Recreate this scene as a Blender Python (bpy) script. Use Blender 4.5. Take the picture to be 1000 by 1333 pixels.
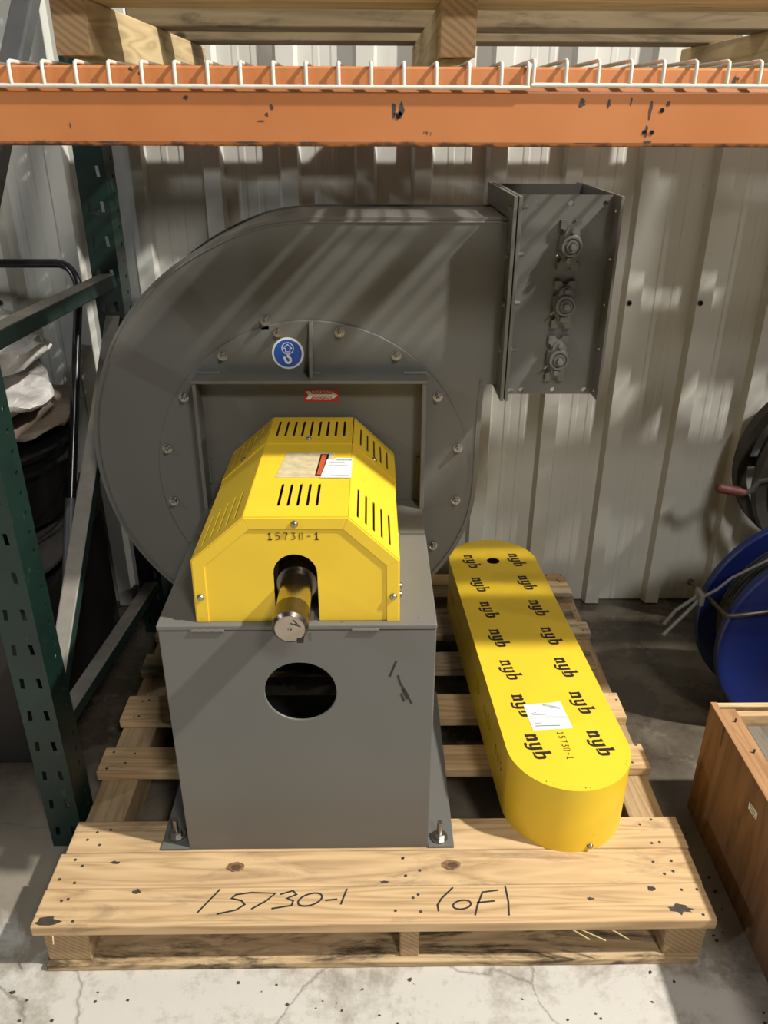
import bpy, bmesh, math, random
from mathutils import Vector, Matrix, noise
from mathutils.geometry import tessellate_polygon
for o in list(bpy.data.objects): bpy.data.objects.remove(o)
S = bpy.context.scene
C = S.collection
PI = math.pi
random.seed(7)

# ------------------------------------------------------------------ camera
FPX, CAMH = 1046.0, 1.42
def _ray(px, py): return Vector(((px-500)/FPX, (py-666.5)/FPX, 1.0))
_dn = _ray(492, 2788).normalized()
_dp = _ray(483, 150); _dp = (_dp - _dn*_dp.dot(_dn)).normalized()
_rt = _dn.cross(_dp)
def _w(v): return Vector((_rt.dot(v), _dp.dot(v), -_dn.dot(v)))
cam = bpy.data.cameras.new('camera'); camo = bpy.data.objects.new('camera', cam); C.objects.link(camo)
cam.sensor_fit = 'HORIZONTAL'; cam.sensor_width = 36.0; cam.lens = FPX/1000*36.0
cam.clip_start = 0.05; cam.clip_end = 100
cx, cy, cz = _w(Vector((1, 0, 0))), -_w(Vector((0, 1, 0))), -_w(Vector((0, 0, 1)))
camo.matrix_world = Matrix(((cx.x, cy.x, cz.x, 0), (cx.y, cy.y, cz.y, 0), (cx.z, cy.z, cz.z, CAMH), (0, 0, 0, 1)))
S.camera = camo

# ------------------------------------------------------------------ light
S.view_settings.view_transform = 'Standard'; S.view_settings.look = 'None'
S.view_settings.gamma = 1.0; S.view_settings.use_curve_mapping = False
S.view_settings.exposure = 0.15
wd = bpy.data.worlds.new('warehouse_ambience'); S.world = wd; wd.use_nodes = True
wd.node_tree.nodes['Background'].inputs[0].default_value = (1.0, 0.97, 0.92, 1)
wd.node_tree.nodes['Background'].inputs[1].default_value = 0.03
def lamp(name, loc, target, power, size, col):
    l = bpy.data.lights.new(name, 'AREA'); l.shape = 'DISK'; l.size = size; l.energy = power; l.color = col
    o = bpy.data.objects.new(name, l); C.objects.link(o); o.location = loc
    o.rotation_euler = (Vector(target)-Vector(loc)).to_track_quat('-Z', 'Y').to_euler()
    return o
lamp('high_bay_light', (3.7, 0.05, 5.0), (0, 1.4, 0.6), 480, 0.18, (1.0, 0.97, 0.90))
lamp('high_bay_light', (-6.8, -2.6, 4.9), (-0.3, 1.6, 0.8), 95, 0.25, (0.84, 0.91, 1.0))
lamp('high_bay_light', (11.5, -0.8, 4.3), (0.6, 1.9, 0.9), 220, 0.25, (1.0, 0.97, 0.90))
lamp('high_bay_light', (1.6, -3.0, 4.8), (0, 1.3, 0.5), 128, 0.80, (1.0, 0.97, 0.91))

# ------------------------------------------------------------------ mesh builder
class MB:
    def __init__(s): s.v = []; s.f = []
    def add(s, vs, fs):
        n = len(s.v); s.v += [Vector(v) for v in vs]; s.f += [tuple(i+n for i in f) for f in fs]; return s
    def box(s, x0, x1, y0, y1, z0, z1):
        return s.add([(x0,y0,z0),(x1,y0,z0),(x1,y1,z0),(x0,y1,z0),(x0,y0,z1),(x1,y0,z1),(x1,y1,z1),(x0,y1,z1)],
                     [(0,3,2,1),(4,5,6,7),(0,1,5,4),(1,2,6,5),(2,3,7,6),(3,0,4,7)])
    def bar(s, a, b, w, h, up=(0,0,1)):
        a, b = Vector(a), Vector(b); d = (b-a).normalized(); u = d.cross(Vector(up)).normalized(); n = u.cross(d)
        vs = []
        for p in (a, b):
            for su, sn in ((-1,-1),(1,-1),(1,1),(-1,1)): vs.append(p+u*su*w/2+n*sn*h/2)
        return s.add(vs, [(3,2,1,0),(4,5,6,7),(0,1,5,4),(1,2,6,5),(2,3,7,6),(3,0,4,7)])
    def tube(s, pts, r, n=10, cap=True):
        pts = [Vector(p) for p in pts]; vs = []; fs = []
        rs = r if isinstance(r, (list, tuple)) else [r]*len(pts)
        prev = None
        for i, p in enumerate(pts):
            d = (pts[min(i+1, len(pts)-1)]-pts[max(i-1, 0)]).normalized()
            if prev is None:
                a = Vector((0,0,1)) if abs(d.z) < .9 else Vector((1,0,0)); u = d.cross(a).normalized()
            else:
                u = (prev-d*prev.dot(d)).normalized()
            prev = u; w = d.cross(u)
            for k in range(n):
                t = 2*PI*k/n; vs.append(p+(u*math.cos(t)+w*math.sin(t))*rs[i])
        for i in range(len(pts)-1):
            for k in range(n):
                k2 = (k+1) % n; fs.append((i*n+k, i*n+k2, (i+1)*n+k2, (i+1)*n+k))
        if cap:
            fs.append(tuple(range(n-1, -1, -1))); fs.append(tuple(range((len(pts)-1)*n, len(pts)*n)))
        return s.add(vs, fs)
    def cyl(s, a, b, r, n=20, r2=None): return s.tube([a, b], [r, r if r2 is None else r2], n)
    def lathe(s, prof, o, ax, n=32):
        o = Vector(o); ax = Vector(ax).normalized(); a = Vector((0,0,1)) if abs(ax.z) < .9 else Vector((1,0,0))
        u = ax.cross(a).normalized(); w = ax.cross(u); vs = []; fs = []; m = len(prof)
        for k in range(n):
            t = 2*PI*k/n; e = u*math.cos(t)+w*math.sin(t)
            for h, r in prof: vs.append(o+ax*h+e*r)
        for k in range(n):
            k2 = (k+1) % n
            for i in range(m-1): fs.append((k*m+i, k2*m+i, k2*m+i+1, k*m+i+1))
        return s.add(vs, fs)
    def prism(s, outer, holes, t, o, u, v):
        """2-D outline (with holes) in the u,v plane at o, thickness t along u x v"""
        o, u, v = Vector(o), Vector(u).normalized(), Vector(v).normalized(); w = u.cross(v)
        def area(l): return sum(l[i][0]*l[(i+1)%len(l)][1]-l[(i+1)%len(l)][0]*l[i][1] for i in range(len(l)))
        loops = [list(outer) if area(outer) > 0 else list(outer)[::-1]] + [list(h) if area(h) < 0 else list(h)[::-1] for h in holes]
        flat = [p for l in loops for p in l]; n = len(flat)
        if holes:
            tris = tessellate_polygon([[Vector((p[0], p[1], 0)) for p in l] for l in loops])
        else:
            tris = [tuple(range(n))]
        fs = []
        for tr in tris:
            if len(tr) == 3:
                a, b, c = (flat[i] for i in tr)
                ar = (b[0]-a[0])*(c[1]-a[1])-(c[0]-a[0])*(b[1]-a[1])
                if abs(ar) < 1e-14: continue
                if ar < 0: tr = (tr[0], tr[2], tr[1])
            fs.append(tuple(i+n for i in tr)); fs.append(tuple(reversed(tr)))
        k = 0
        for l in loops:
            m = len(l)
            for i in range(m):
                a, b = k+i, k+(i+1) % m; fs.append((a, b, b+n, a+n))
            k += m
        return s.add([o+u*p[0]+v*p[1] for p in flat]+[o+u*p[0]+v*p[1]+w*t for p in flat], fs)
    def stroke(s, pts, wd, o, u, v, t=.0004):
        """flat marker stroke along a polyline in the u,v plane"""
        P = [Vector(p) for p in pts]; P = [P[0]]+[b for a, b in zip(P[:-1], P[1:]) if (b-a).length > 1e-7]; n = len(P)
        closed = (P[0]-P[-1]).length < 1e-6 and n > 3
        d0 = (P[1]-P[0]).normalized(); d1 = (P[-1]-P[-2]).normalized()
        if not closed: P[0] = P[0]-d0*wd*.35; P[-1] = P[-1]+d1*wd*.35
        L, R_ = [], []
        for k in range(n):
            e0 = (P[k]-P[k-1]).normalized() if k else (d1 if closed else d0); e1 = (P[k+1]-P[k]).normalized() if k < n-1 else (d0 if closed else d1)
            n0, n1 = Vector((-e0.y, e0.x)), Vector((-e1.y, e1.x)); m_ = n0+n1
            m_ = m_.normalized() if m_.length > .3 else n1
            q = m_*(wd/2/max(.55, m_.dot(n1))); L.append(P[k]+q); R_.append(P[k]-q)
        o, u, v = Vector(o), Vector(u).normalized(), Vector(v).normalized(); w = u.cross(v)*t
        vs = []
        for k in range(n): vs += [o+u*L[k].x+v*L[k].y, o+u*R_[k].x+v*R_[k].y, o+u*L[k].x+v*L[k].y+w, o+u*R_[k].x+v*R_[k].y+w]
        fs = []
        for k in range(n-1):
            a, b = 4*k, 4*k+4; fs += [(a+2,a+3,b+3,b+2), (a,b,b+1,a+1), (a,a+2,b+2,b), (a+1,b+1,b+3,a+3)]
        fs += [(0,1,3,2), (4*n-4,4*n-2,4*n-1,4*n-3)]; s.add(vs, fs)
        return s
    def mesh(s, name, mat, base=(0,0,0), smooth=False):
        b = Vector(base); me = bpy.data.meshes.new(name)
        me.from_pydata([tuple(x-b) for x in s.v], [], s.f); me.update()
        if mat: me.materials.append(mat)
        if smooth:
            for p in me.polygons: p.use_smooth = True
        return me

BASE = {}
def empty(name, loc, label, cat, group=None):
    o = bpy.data.objects.new(name, None); C.objects.link(o); o.location = loc; o.empty_display_size = .05
    BASE[o] = Vector(loc); o['label'] = label; o['category'] = cat
    if group: o['group'] = group
    return o
def bevel(o, w=.0015, seg=2):
    m = o.modifiers.new('bevel', 'BEVEL'); m.width = w; m.segments = seg; m.limit_method = 'ANGLE'; m.angle_limit = math.radians(40)
    return o
def part(name, mb, mat, parent, bev=0, smooth=False, label=None):
    b = BASE[parent]; o = bpy.data.objects.new(name, mb.mesh(name, mat, b, smooth)); C.objects.link(o); o.parent = parent
    BASE[o] = b
    if bev: bevel(o, bev)
    if smooth: autosmooth(o)
    if label: o['label'] = label
    return o
def autosmooth(o, ang=35):
    me = o.data; bm = bmesh.new(); bm.from_mesh(me)
    for e in bm.edges:
        if len(e.link_faces) == 2 and e.calc_face_angle(0) > math.radians(ang): e.smooth = False
    bm.to_mesh(me); bm.free()
def inst(name, me, parent, loc, rot=None, bev=0):
    o = bpy.data.objects.new(name, me); C.objects.link(o); o.parent = parent
    b = BASE[parent]; o.location = Vector(loc)-b
    if rot is not None: o.rotation_euler = rot
    BASE[o] = Vector(loc)
    if bev: bevel(o, bev)
    return o
def top(name, mb, mat, base, label, cat, group=None, bev=0, smooth=False):
    o = bpy.data.objects.new(name, mb.mesh(name, mat, base, smooth)); C.objects.link(o); o.location = base; BASE[o] = Vector(base)
    o['label'] = label; o['category'] = cat
    if group: o['group'] = group
    if bev: bevel(o, bev)
    if smooth: autosmooth(o)
    return o
def struct(name, mb, mat, base=(0,0,0), bev=0):
    o = bpy.data.objects.new(name, mb.mesh(name, mat, base)); C.objects.link(o); o.location = base; BASE[o] = Vector(base)
    o['kind'] = 'structure'
    return o
def smooth_mesh(mb, name, mat, ang=35):
    me = mb.mesh(name, mat, (0,0,0), True); bm = bmesh.new(); bm.from_mesh(me)
    for e in bm.edges:
        if len(e.link_faces) == 2 and e.calc_face_angle(0) > math.radians(ang): e.smooth = False
    bm.to_mesh(me); bm.free(); return me
def circle(cx_, cy_, r, n=24, a0=0): return [(cx_+r*math.cos(a0+2*PI*i/n), cy_+r*math.sin(a0+2*PI*i/n)) for i in range(n)]
def rrect(x0, x1, y0, y1, r, n=3):
    out = []
    for cx_, cy_, a in ((x1-r, y1-r, 0), (x0+r, y1-r, PI/2), (x0+r, y0+r, PI), (x1-r, y0+r, 1.5*PI)):
        for i in range(n+1): out.append((cx_+r*math.cos(a+PI/2*i/n), cy_+r*math.sin(a+PI/2*i/n)))
    return out

# ------------------------------------------------------------------ materials
def newmat(name):
    m = bpy.data.materials.new(name); m.use_nodes = True; nt = m.node_tree
    return m, nt, nt.nodes, nt.links, nt.nodes['Principled BSDF']
def ramp(nd, stops):
    r = nd.new('ShaderNodeValToRGB'); e = r.color_ramp.elements
    while len(e) < len(stops): e.new(.5)
    for i, (p, c) in enumerate(stops): e[i].position = p; e[i].color = (*c, 1) if len(c) == 3 else c
    return r
def coords(nd, lk, scale=(1,1,1), rnd=False):
    tc = nd.new('ShaderNodeTexCoord'); mp = nd.new('ShaderNodeMapping'); mp.inputs['Scale'].default_value = scale
    if rnd:
        oi = nd.new('ShaderNodeObjectInfo'); ma = nd.new('ShaderNodeVectorMath'); ma.operation = 'MULTIPLY_ADD'
        cb = nd.new('ShaderNodeCombineXYZ')
        for i in range(3): lk.new(oi.outputs['Random'], cb.inputs[i])
        ma.inputs[1].default_value = (7.3, 5.1, 9.7); lk.new(cb.outputs[0], ma.inputs[0]); lk.new(tc.outputs['Object'], ma.inputs[2])
        lk.new(ma.outputs[0], mp.inputs['Vector'])
    else: lk.new(tc.outputs['Object'], mp.inputs['Vector'])
    return mp.outputs[0]
def nz(nd, lk, vec, sc, det=4, rough=.55, dist=0):
    n = nd.new('ShaderNodeTexNoise'); n.inputs['Scale'].default_value = sc; n.inputs['Detail'].default_value = det
    n.inputs['Roughness'].default_value = rough; n.inputs['Distortion'].default_value = dist; lk.new(vec, n.inputs['Vector'])
    return n.outputs['Fac']
def mix(nd, lk, fac, a, b, typ='MIX'):
    m = nd.new('ShaderNodeMix'); m.data_type = 'RGBA'; m.blend_type = typ
    for sock, val in ((m.inputs[0], fac), (m.inputs[6], a), (m.inputs[7], b)):
        if isinstance(val, (int, float)): sock.default_value = val
        elif isinstance(val, tuple): sock.default_value = (*val, 1)
        else: lk.new(val, sock)
    return m.outputs[2]
def bump(nd, lk, bs, h, st=.2, d=.002):
    b = nd.new('ShaderNodeBump'); b.inputs['Strength'].default_value = st; b.inputs['Distance'].default_value = d
    lk.new(h, b.inputs['Height']); lk.new(b.outputs[0], bs.inputs['Normal'])
def paint(name, col, rough=.45, metal=0, var=.12, sc=6, bmp=.0, dirt=None, dsc=9, dlo=.58, dhi=.72, spec=.5):
    m, nt, nd, lk, bs = newmat(name); v = coords(nd, lk)
    a = tuple(c*(1-var) for c in col); b = tuple(min(1, c*(1+var)) for c in col)
    r = ramp(nd, [(.3, a), (.7, b)]); lk.new(nz(nd, lk, v, sc), r.inputs[0]); out = r.outputs[0]
    if dirt:
        d = ramp(nd, [(dlo, (0,0,0)), (dhi, (1,1,1))]); lk.new(nz(nd, lk, v, dsc, 8, .65), d.inputs[0])
        out = mix(nd, lk, d.outputs[0], out, dirt)
    lk.new(out, bs.inputs['Base Color']); bs.inputs['Roughness'].default_value = rough; bs.inputs['Metallic'].default_value = metal
    bs.inputs['Specular IOR Level'].default_value = spec
    if bmp: bump(nd, lk, bs, nz(nd, lk, v, 180, 3), bmp, .0008)
    return m
def wood(name, light, dark, stain, axis='X', gsc=1.0, st_lo=.6, st_hi=.75, knots=True):
    m, nt, nd, lk, bs = newmat(name)
    s = {'X': (1.1, 14, 14), 'Y': (14, 1.1, 14), 'Z': (14, 14, 1.1)}[axis]
    s2 = {'X': (.5, 2.2, 2.2), 'Y': (2.2, .5, 2.2), 'Z': (2.2, 2.2, .5)}[axis]
    v = coords(nd, lk, s, True); v2 = coords(nd, lk, s2, True)
    n1 = nz(nd, lk, v, 5*gsc, 5, .6, .6)
    w = nd.new('ShaderNodeMath'); w.operation = 'PINGPONG'; w.inputs[1].default_value = .5
    ml = nd.new('ShaderNodeMath'); ml.operation = 'MULTIPLY'; ml.inputs[1].default_value = 7.0
    lk.new(nz(nd, lk, v, 1.3*gsc, 2, .5, .8), ml.inputs[0]); lk.new(ml.outputs[0], w.inputs[0])
    r1 = ramp(nd, [(.0, tuple(c*.8 for c in dark)), (.20, tuple(.45*a+.55*b for a, b in zip(light, dark))), (.46, light)]); lk.new(w.outputs[0], r1.inputs[0])
    r2 = ramp(nd, [(.3, tuple(c*.72 for c in light)), (.7, tuple(min(1, c*1.08) for c in light))]); lk.new(n1, r2.inputs[0])
    c = mix(nd, lk, .42, r1.outputs[0], r2.outputs[0])
    d = ramp(nd, [(st_lo, (0,0,0)), (st_hi, (.85,.85,.85))]); lk.new(nz(nd, lk, v2, 7, 8, .7, .5), d.inputs[0])
    c = mix(nd, lk, d.outputs[0], c, stain)
    if knots:
        vo = nd.new('ShaderNodeTexVoronoi'); vo.inputs['Scale'].default_value = 1.6; lk.new(coords(nd, lk, {'X': (2,3.2,3.2), 'Y': (3.2,2,3.2), 'Z': (3.2,3.2,2)}[axis], True), vo.inputs['Vector'])
        k = ramp(nd, [(.03, (1,1,1)), (.055, (0,0,0))]); lk.new(vo.outputs['Distance'], k.inputs[0])
        c = mix(nd, lk, k.outputs[0], c, tuple(x*.3 for x in dark))
    lk.new(c, bs.inputs['Base Color']); bs.inputs['Roughness'].default_value = .78; bs.inputs['Specular IOR Level'].default_value = .25
    bump(nd, lk, bs, n1, .35, .0012)
    return m
M = {}
M['gray'] = paint('grey enamel', (.128,.124,.112), .42, 0, .05, 3, .05)
M['gray_dusty'] = paint('dusty grey enamel', (.145,.138,.122), .6, 0, .08, 5, .05, (.055,.045,.035), 60, .66, .72)
M['gray_dark'] = paint('dark grey enamel', (.085,.085,.083), .5, 0, .06, 4, .05)
M['yellow'] = paint('safety yellow enamel', (.80,.535,.028), .40, 0, .04, 7, .04, (.52,.33,.02), 14, .66, .84)
M['steel'] = paint('zinc plated steel', (.36,.34,.31), .36, 1, .12, 40)
M['shaft'] = paint('polished shaft steel', (.50,.45,.37), .22, 1, .18, 20)
M['oilsteel'] = paint('oily dark steel', (.16,.14,.12), .3, 1, .25, 30)
M['tip'] = paint('machined shaft end', (.44,.38,.32), .38, 1, .15, 50)
M['black'] = paint('black', (.008,.008,.009), .35, 0, .2, 9)
M['ink'] = paint('black marker ink', (.022,.02,.02), .6, 0, .3, 200)
M['stencil'] = paint('black stencil ink', (.018,.014,.006), .55, 0, .3, 200)
M['paper'] = paint('white paper', (.74,.75,.75), .5, 0, .03, 40)
M['print'] = paint('grey print', (.16,.16,.18), .6, 0, .1, 50)
M['blue_sign'] = paint('blue sign vinyl', (.008,.09,.46), .3, 0, .03, 5)
M['white'] = paint('white vinyl', (.78,.78,.78), .35, 0, .02, 5)
M['red'] = paint('red label', (.46,.035,.028), .4, 0, .04, 40)
M['orange_print'] = paint('orange red print', (.52,.09,.03), .4, 0, .05, 40)
M['pouch'] = paint('clear plastic pouch over yellow', (.60,.50,.30), .18, 0, .16, 55)
M['green'] = paint('dark green rack enamel', (.006,.021,.016), .38, 0, .25, 8, .05, (.05,.06,.05), 22, .62, .74)
m, nt, nd, lk, bs = newmat('dusty rack brace'); v = coords(nd, lk)
ge = nd.new('ShaderNodeNewGeometry'); sx_ = nd.new('ShaderNodeSeparateXYZ'); lk.new(ge.outputs['True Normal'], sx_.inputs[0])
dr_ = ramp(nd, [(.45, (0,0,0)), (.6, (1,1,1))]); lk.new(sx_.outputs['Z'], dr_.inputs[0])
du = ramp(nd, [(.3, (.17,.155,.13)), (.7, (.27,.25,.21))]); lk.new(nz(nd, lk, v, 14, 6), du.inputs[0])
lk.new(mix(nd, lk, dr_.outputs[0], (.008,.025,.019), du.outputs[0]), bs.inputs['Base Color']); bs.inputs['Roughness'].default_value = .6; M['brace'] = m
M['brace_dark'] = paint('dark rack brace', (.055,.055,.055), .5, 0, .15, 12)
M['wire'] = paint('cream coated wire', (.66,.61,.52), .4, 0, .08, 60, 0, (.18,.12,.08), 70, .70, .74)
M['tub'] = paint('black plastic', (.008,.008,.009), .25, 0, .2, 6)
M['bin'] = paint('dark brown plastic', (.020,.017,.015), .5, 0, .3, 5)
M['blue'] = paint('blue plastic', (.006,.015,.105), .38, 0, .12, 9, 0, (.05,.06,.12), 30, .66, .76)
M['cable'] = paint('black rubber cable', (.026,.026,.026), .55, 0, .2, 30)
M['rubber'] = paint('old rubber hose', (.045,.038,.032), .65, 0, .25, 18)
M['rodm'] = paint('dull steel rod', (.13,.12,.11), .45, 1, .2, 40)
M['tie'] = paint('grey nylon tie', (.16,.155,.15), .45, 0, .15, 60)
M['redgrip'] = paint('faded red grip', (.10,.025,.02), .55, 0, .25, 60)
M['sackgrey'] = paint('grey wrapped goods', (.075,.068,.062), .45, 0, .3, 10)
WL, WDk, WS = (.60,.415,.225), (.40,.24,.11), (.15,.10,.065)
M['wood_x'] = wood('pallet pine along x', WL, WDk, WS, 'X', 1, .56, .74)
M['wood_y'] = wood('pallet pine along y', (.44,.31,.175), (.30,.185,.09), WS, 'Y')
M['wood_dirty'] = wood('oil stained pine', (.54,.39,.22), (.36,.23,.11), (.025,.018,.012), 'X', 1, .50, .60)
M['wood_old'] = wood('weathered pine', (.36,.28,.18), (.22,.15,.085), (.055,.042,.028), 'X', 1, .52, .66)
M['wood_shaded'] = wood('pine with painted shade', (.20,.15,.085), (.13,.09,.045), (.035,.026,.016), 'X', 1, .52, .66)  # rear boards of the upper pallet, underside shade put into the colour
M['wood_pale'] = wood('pale pine', (.60,.46,.25), (.46,.32,.15), (.10,.065,.035), 'X', 1, .62, .74)
M['wood_pale_y'] = wood('pale pine along y', (.52,.40,.22), (.36,.25,.12), (.10,.065,.035), 'Y', 1, .62, .74)
M['ply'] = wood('red brown plywood', (.245,.135,.075), (.18,.093,.048), (.05,.024,.014), 'Z', .6, .55, .75, False)
M['crate_y'] = wood('crate cleat', (.40,.22,.10), (.27,.13,.06), (.06,.03,.02), 'Y', 1, .6, .75)
M['grey_wood'] = wood('weathered grey wood', (.19,.165,.13), (.10,.085,.065), (.03,.025,.02), 'Y', 1, .55, .7, False)

# end grain for the sawn runner ends
def endgrain(name, light, dark):
    m, nt, nd, lk, bs = newmat(name); v = coords(nd, lk, (1,1,1), True)
    wv = nd.new('ShaderNodeTexWave'); wv.wave_type = 'RINGS'; wv.rings_direction = 'Y'; wv.inputs['Scale'].default_value = 36; wv.inputs['Distortion'].default_value = 2.5
    wv.inputs['Detail'].default_value = 2; lk.new(v, wv.inputs['Vector'])
    r = ramp(nd, [(.1, dark), (.8, light)]); lk.new(wv.outputs['Fac'], r.inputs[0])
    lk.new(mix(nd, lk, .35, r.outputs[0], light), bs.inputs['Base Color']); bs.inputs['Roughness'].default_value = .85
    return m
M['endgrain'] = endgrain('sawn end grain', (.40,.27,.14), (.26,.155,.07))

# orange beam with chipped paint
m, nt, nd, lk, bs = newmat('chipped orange enamel'); v = coords(nd, lk)
r = ramp(nd, [(.3, (.47,.165,.052)), (.7, (.54,.205,.070))]); lk.new(nz(nd, lk, v, 5), r.inputs[0])
d = ramp(nd, [(.70, (0,0,0)), (.715, (1,1,1))]); lk.new(nz(nd, lk, coords(nd, lk, (1,1,.7)), 17, 6, .62), d.inputs[0])
c = mix(nd, lk, d.outputs[0], r.outputs[0], (.055,.042,.036))
sep = nd.new('ShaderNodeSeparateXYZ'); lk.new(coords(nd, lk), sep.inputs[0])
eg = nd.new('ShaderNodeMath'); eg.operation = 'MULTIPLY_ADD'; lk.new(nz(nd, lk, coords(nd, lk, (1,1,1)), 26, 5, .7), eg.inputs[0]); eg.inputs[1].default_value = -.028
lk.new(sep.outputs['Z'], eg.inputs[2])
er = ramp(nd, [(.0, (1,1,1)), (.0007, (0,0,0))])
ea = nd.new('ShaderNodeMath'); ea.operation = 'ADD'; ea.inputs[1].default_value = .0136; lk.new(eg.outputs[0], ea.inputs[0]); lk.new(ea.outputs[0], er.inputs[0])
c = mix(nd, lk, er.outputs[0], c, (.10,.05,.03))
lk.new(c, bs.inputs['Base Color']); bs.inputs['Roughness'].default_value = .42; M['orange'] = m

# wall sheet
m, nt, nd, lk, bs = newmat('painted wall sheet'); v = coords(nd, lk)
r = ramp(nd, [(.3, (.53,.52,.47)), (.7, (.60,.59,.54))]); lk.new(nz(nd, lk, v, 2.2, 5), r.inputs[0])
d = ramp(nd, [(.70, (0,0,0)), (.73, (1,1,1))]); lk.new(nz(nd, lk, coords(nd, lk, (1,1,.6)), 26, 6, .7), d.inputs[0])
c = mix(nd, lk, d.outputs[0], r.outputs[0], (.16,.13,.10)); 
lk.new(c, bs.inputs['Base Color']); bs.inputs['Roughness'].default_value = .42; M['wall'] = m

# floor: bare concrete, worn white paint along the aisle, wet dirt and painted rack shade towards the wall
m, nt, nd, lk, bs = newmat('worn concrete'); v = coords(nd, lk)
r = ramp(nd, [(.28, (.17,.140,.105)), (.5, (.26,.225,.175)), (.72, (.34,.30,.24))]); lk.new(nz(nd, lk, v, 2.6, 10, .68), r.inputs[0])
sep = nd.new('ShaderNodeSeparateXYZ'); lk.new(v, sep.inputs[0])
ad = nd.new('ShaderNodeMath'); ad.operation = 'MULTIPLY_ADD'; lk.new(nz(nd, lk, v, 5, 7, .65, .4), ad.inputs[0]); ad.inputs[1].default_value = .55; lk.new(sep.outputs['Y'], ad.inputs[2])
pr = ramp(nd, [(.0, (1,1,1)), (1, (0,0,0))]); pm = nd.new('ShaderNodeMapRange'); pm.inputs[1].default_value = 1.24; pm.inputs[2].default_value = 1.30
lk.new(ad.outputs[0], pm.inputs[0]); lk.new(pm.outputs[0], pr.inputs[0])
wear = ramp(nd, [(.36, (.0,.0,.0)), (.50, (1,1,1))]); lk.new(nz(nd, lk, v, 3.1, 12, .75), wear.inputs[0])
wm = nd.new('ShaderNodeMath'); wm.operation = 'MULTIPLY'; lk.new(pr.outputs[0], wm.inputs[0]); lk.new(wear.outputs[0], wm.inputs[1])
c = mix(nd, lk, wm.outputs[0], r.outputs[0], (.53,.50,.45))
# damp patches deep under the rack, with the rack's shade put into the colour
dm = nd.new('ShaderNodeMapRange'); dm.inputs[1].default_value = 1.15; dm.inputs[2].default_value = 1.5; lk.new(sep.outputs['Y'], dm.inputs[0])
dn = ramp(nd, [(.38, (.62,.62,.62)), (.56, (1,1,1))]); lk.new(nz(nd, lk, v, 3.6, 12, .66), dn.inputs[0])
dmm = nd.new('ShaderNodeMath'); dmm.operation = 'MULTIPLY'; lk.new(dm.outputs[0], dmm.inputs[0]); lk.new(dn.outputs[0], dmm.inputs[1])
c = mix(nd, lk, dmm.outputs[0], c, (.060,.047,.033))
sp = ramp(nd, [(.70, (0,0,0)), (.725, (1,1,1))]); lk.new(nz(nd, lk, v, 34, 5, .6), sp.inputs[0])
c = mix(nd, lk, sp.outputs[0], c, (.10,.075,.05))
fw = ramp(nd, [(.55, (0,0,0)), (.66, (.55,.55,.55))]); lk.new(nz(nd, lk, v, 13, 14, .78), fw.inputs[0])
c = mix(nd, lk, fw.outputs[0], c, (.24,.195,.14))
vc = nd.new('ShaderNodeTexVoronoi'); vc.feature = 'DISTANCE_TO_EDGE'; vc.inputs['Scale'].default_value = 1.7
wob = nd.new('ShaderNodeVectorMath'); wob.operation = 'MULTIPLY_ADD'; wob.inputs[1].default_value = (.25,.25,.25)
wn = nd.new('ShaderNodeTexNoise'); wn.inputs['Scale'].default_value = 4; wn.inputs['Detail'].default_value = 6; lk.new(v, wn.inputs['Vector']); lk.new(wn.outputs['Color'], wob.inputs[0]); lk.new(v, wob.inputs[2]); lk.new(wob.outputs[0], vc.inputs['Vector'])
cr_ = ramp(nd, [(.0, (.6,.6,.6)), (.006, (0,0,0))]); lk.new(vc.outputs['Distance'], cr_.inputs[0])
c = mix(nd, lk, cr_.outputs[0], c, (.11,.09,.07))
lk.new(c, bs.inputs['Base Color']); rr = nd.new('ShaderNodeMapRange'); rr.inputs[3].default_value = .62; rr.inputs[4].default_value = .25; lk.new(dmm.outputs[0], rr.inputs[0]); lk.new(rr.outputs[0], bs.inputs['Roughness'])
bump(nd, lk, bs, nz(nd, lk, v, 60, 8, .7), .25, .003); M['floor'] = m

# sack film with a printed band
m, nt, nd, lk, bs = newmat('white plastic sack'); v = coords(nd, lk)
r = ramp(nd, [(.35, (.40,.36,.32)), (.62, (.66,.63,.60))]); lk.new(nz(nd, lk, v, 9, 5), r.inputs[0])
lk.new(r.outputs[0], bs.inputs['Base Color']); bs.inputs['Roughness'].default_value = .22
bump(nd, lk, bs, nz(nd, lk, v, 22, 4, .5, 1.5), .6, .012); M['sack'] = m
M['sackprint'] = paint('brown sack print', (.17,.085,.07), .3, 0, .2, 30)
M['kraft'] = paint('brown paper sack', (.20,.155,.115), .6, 0, .25, 12, 0)

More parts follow.
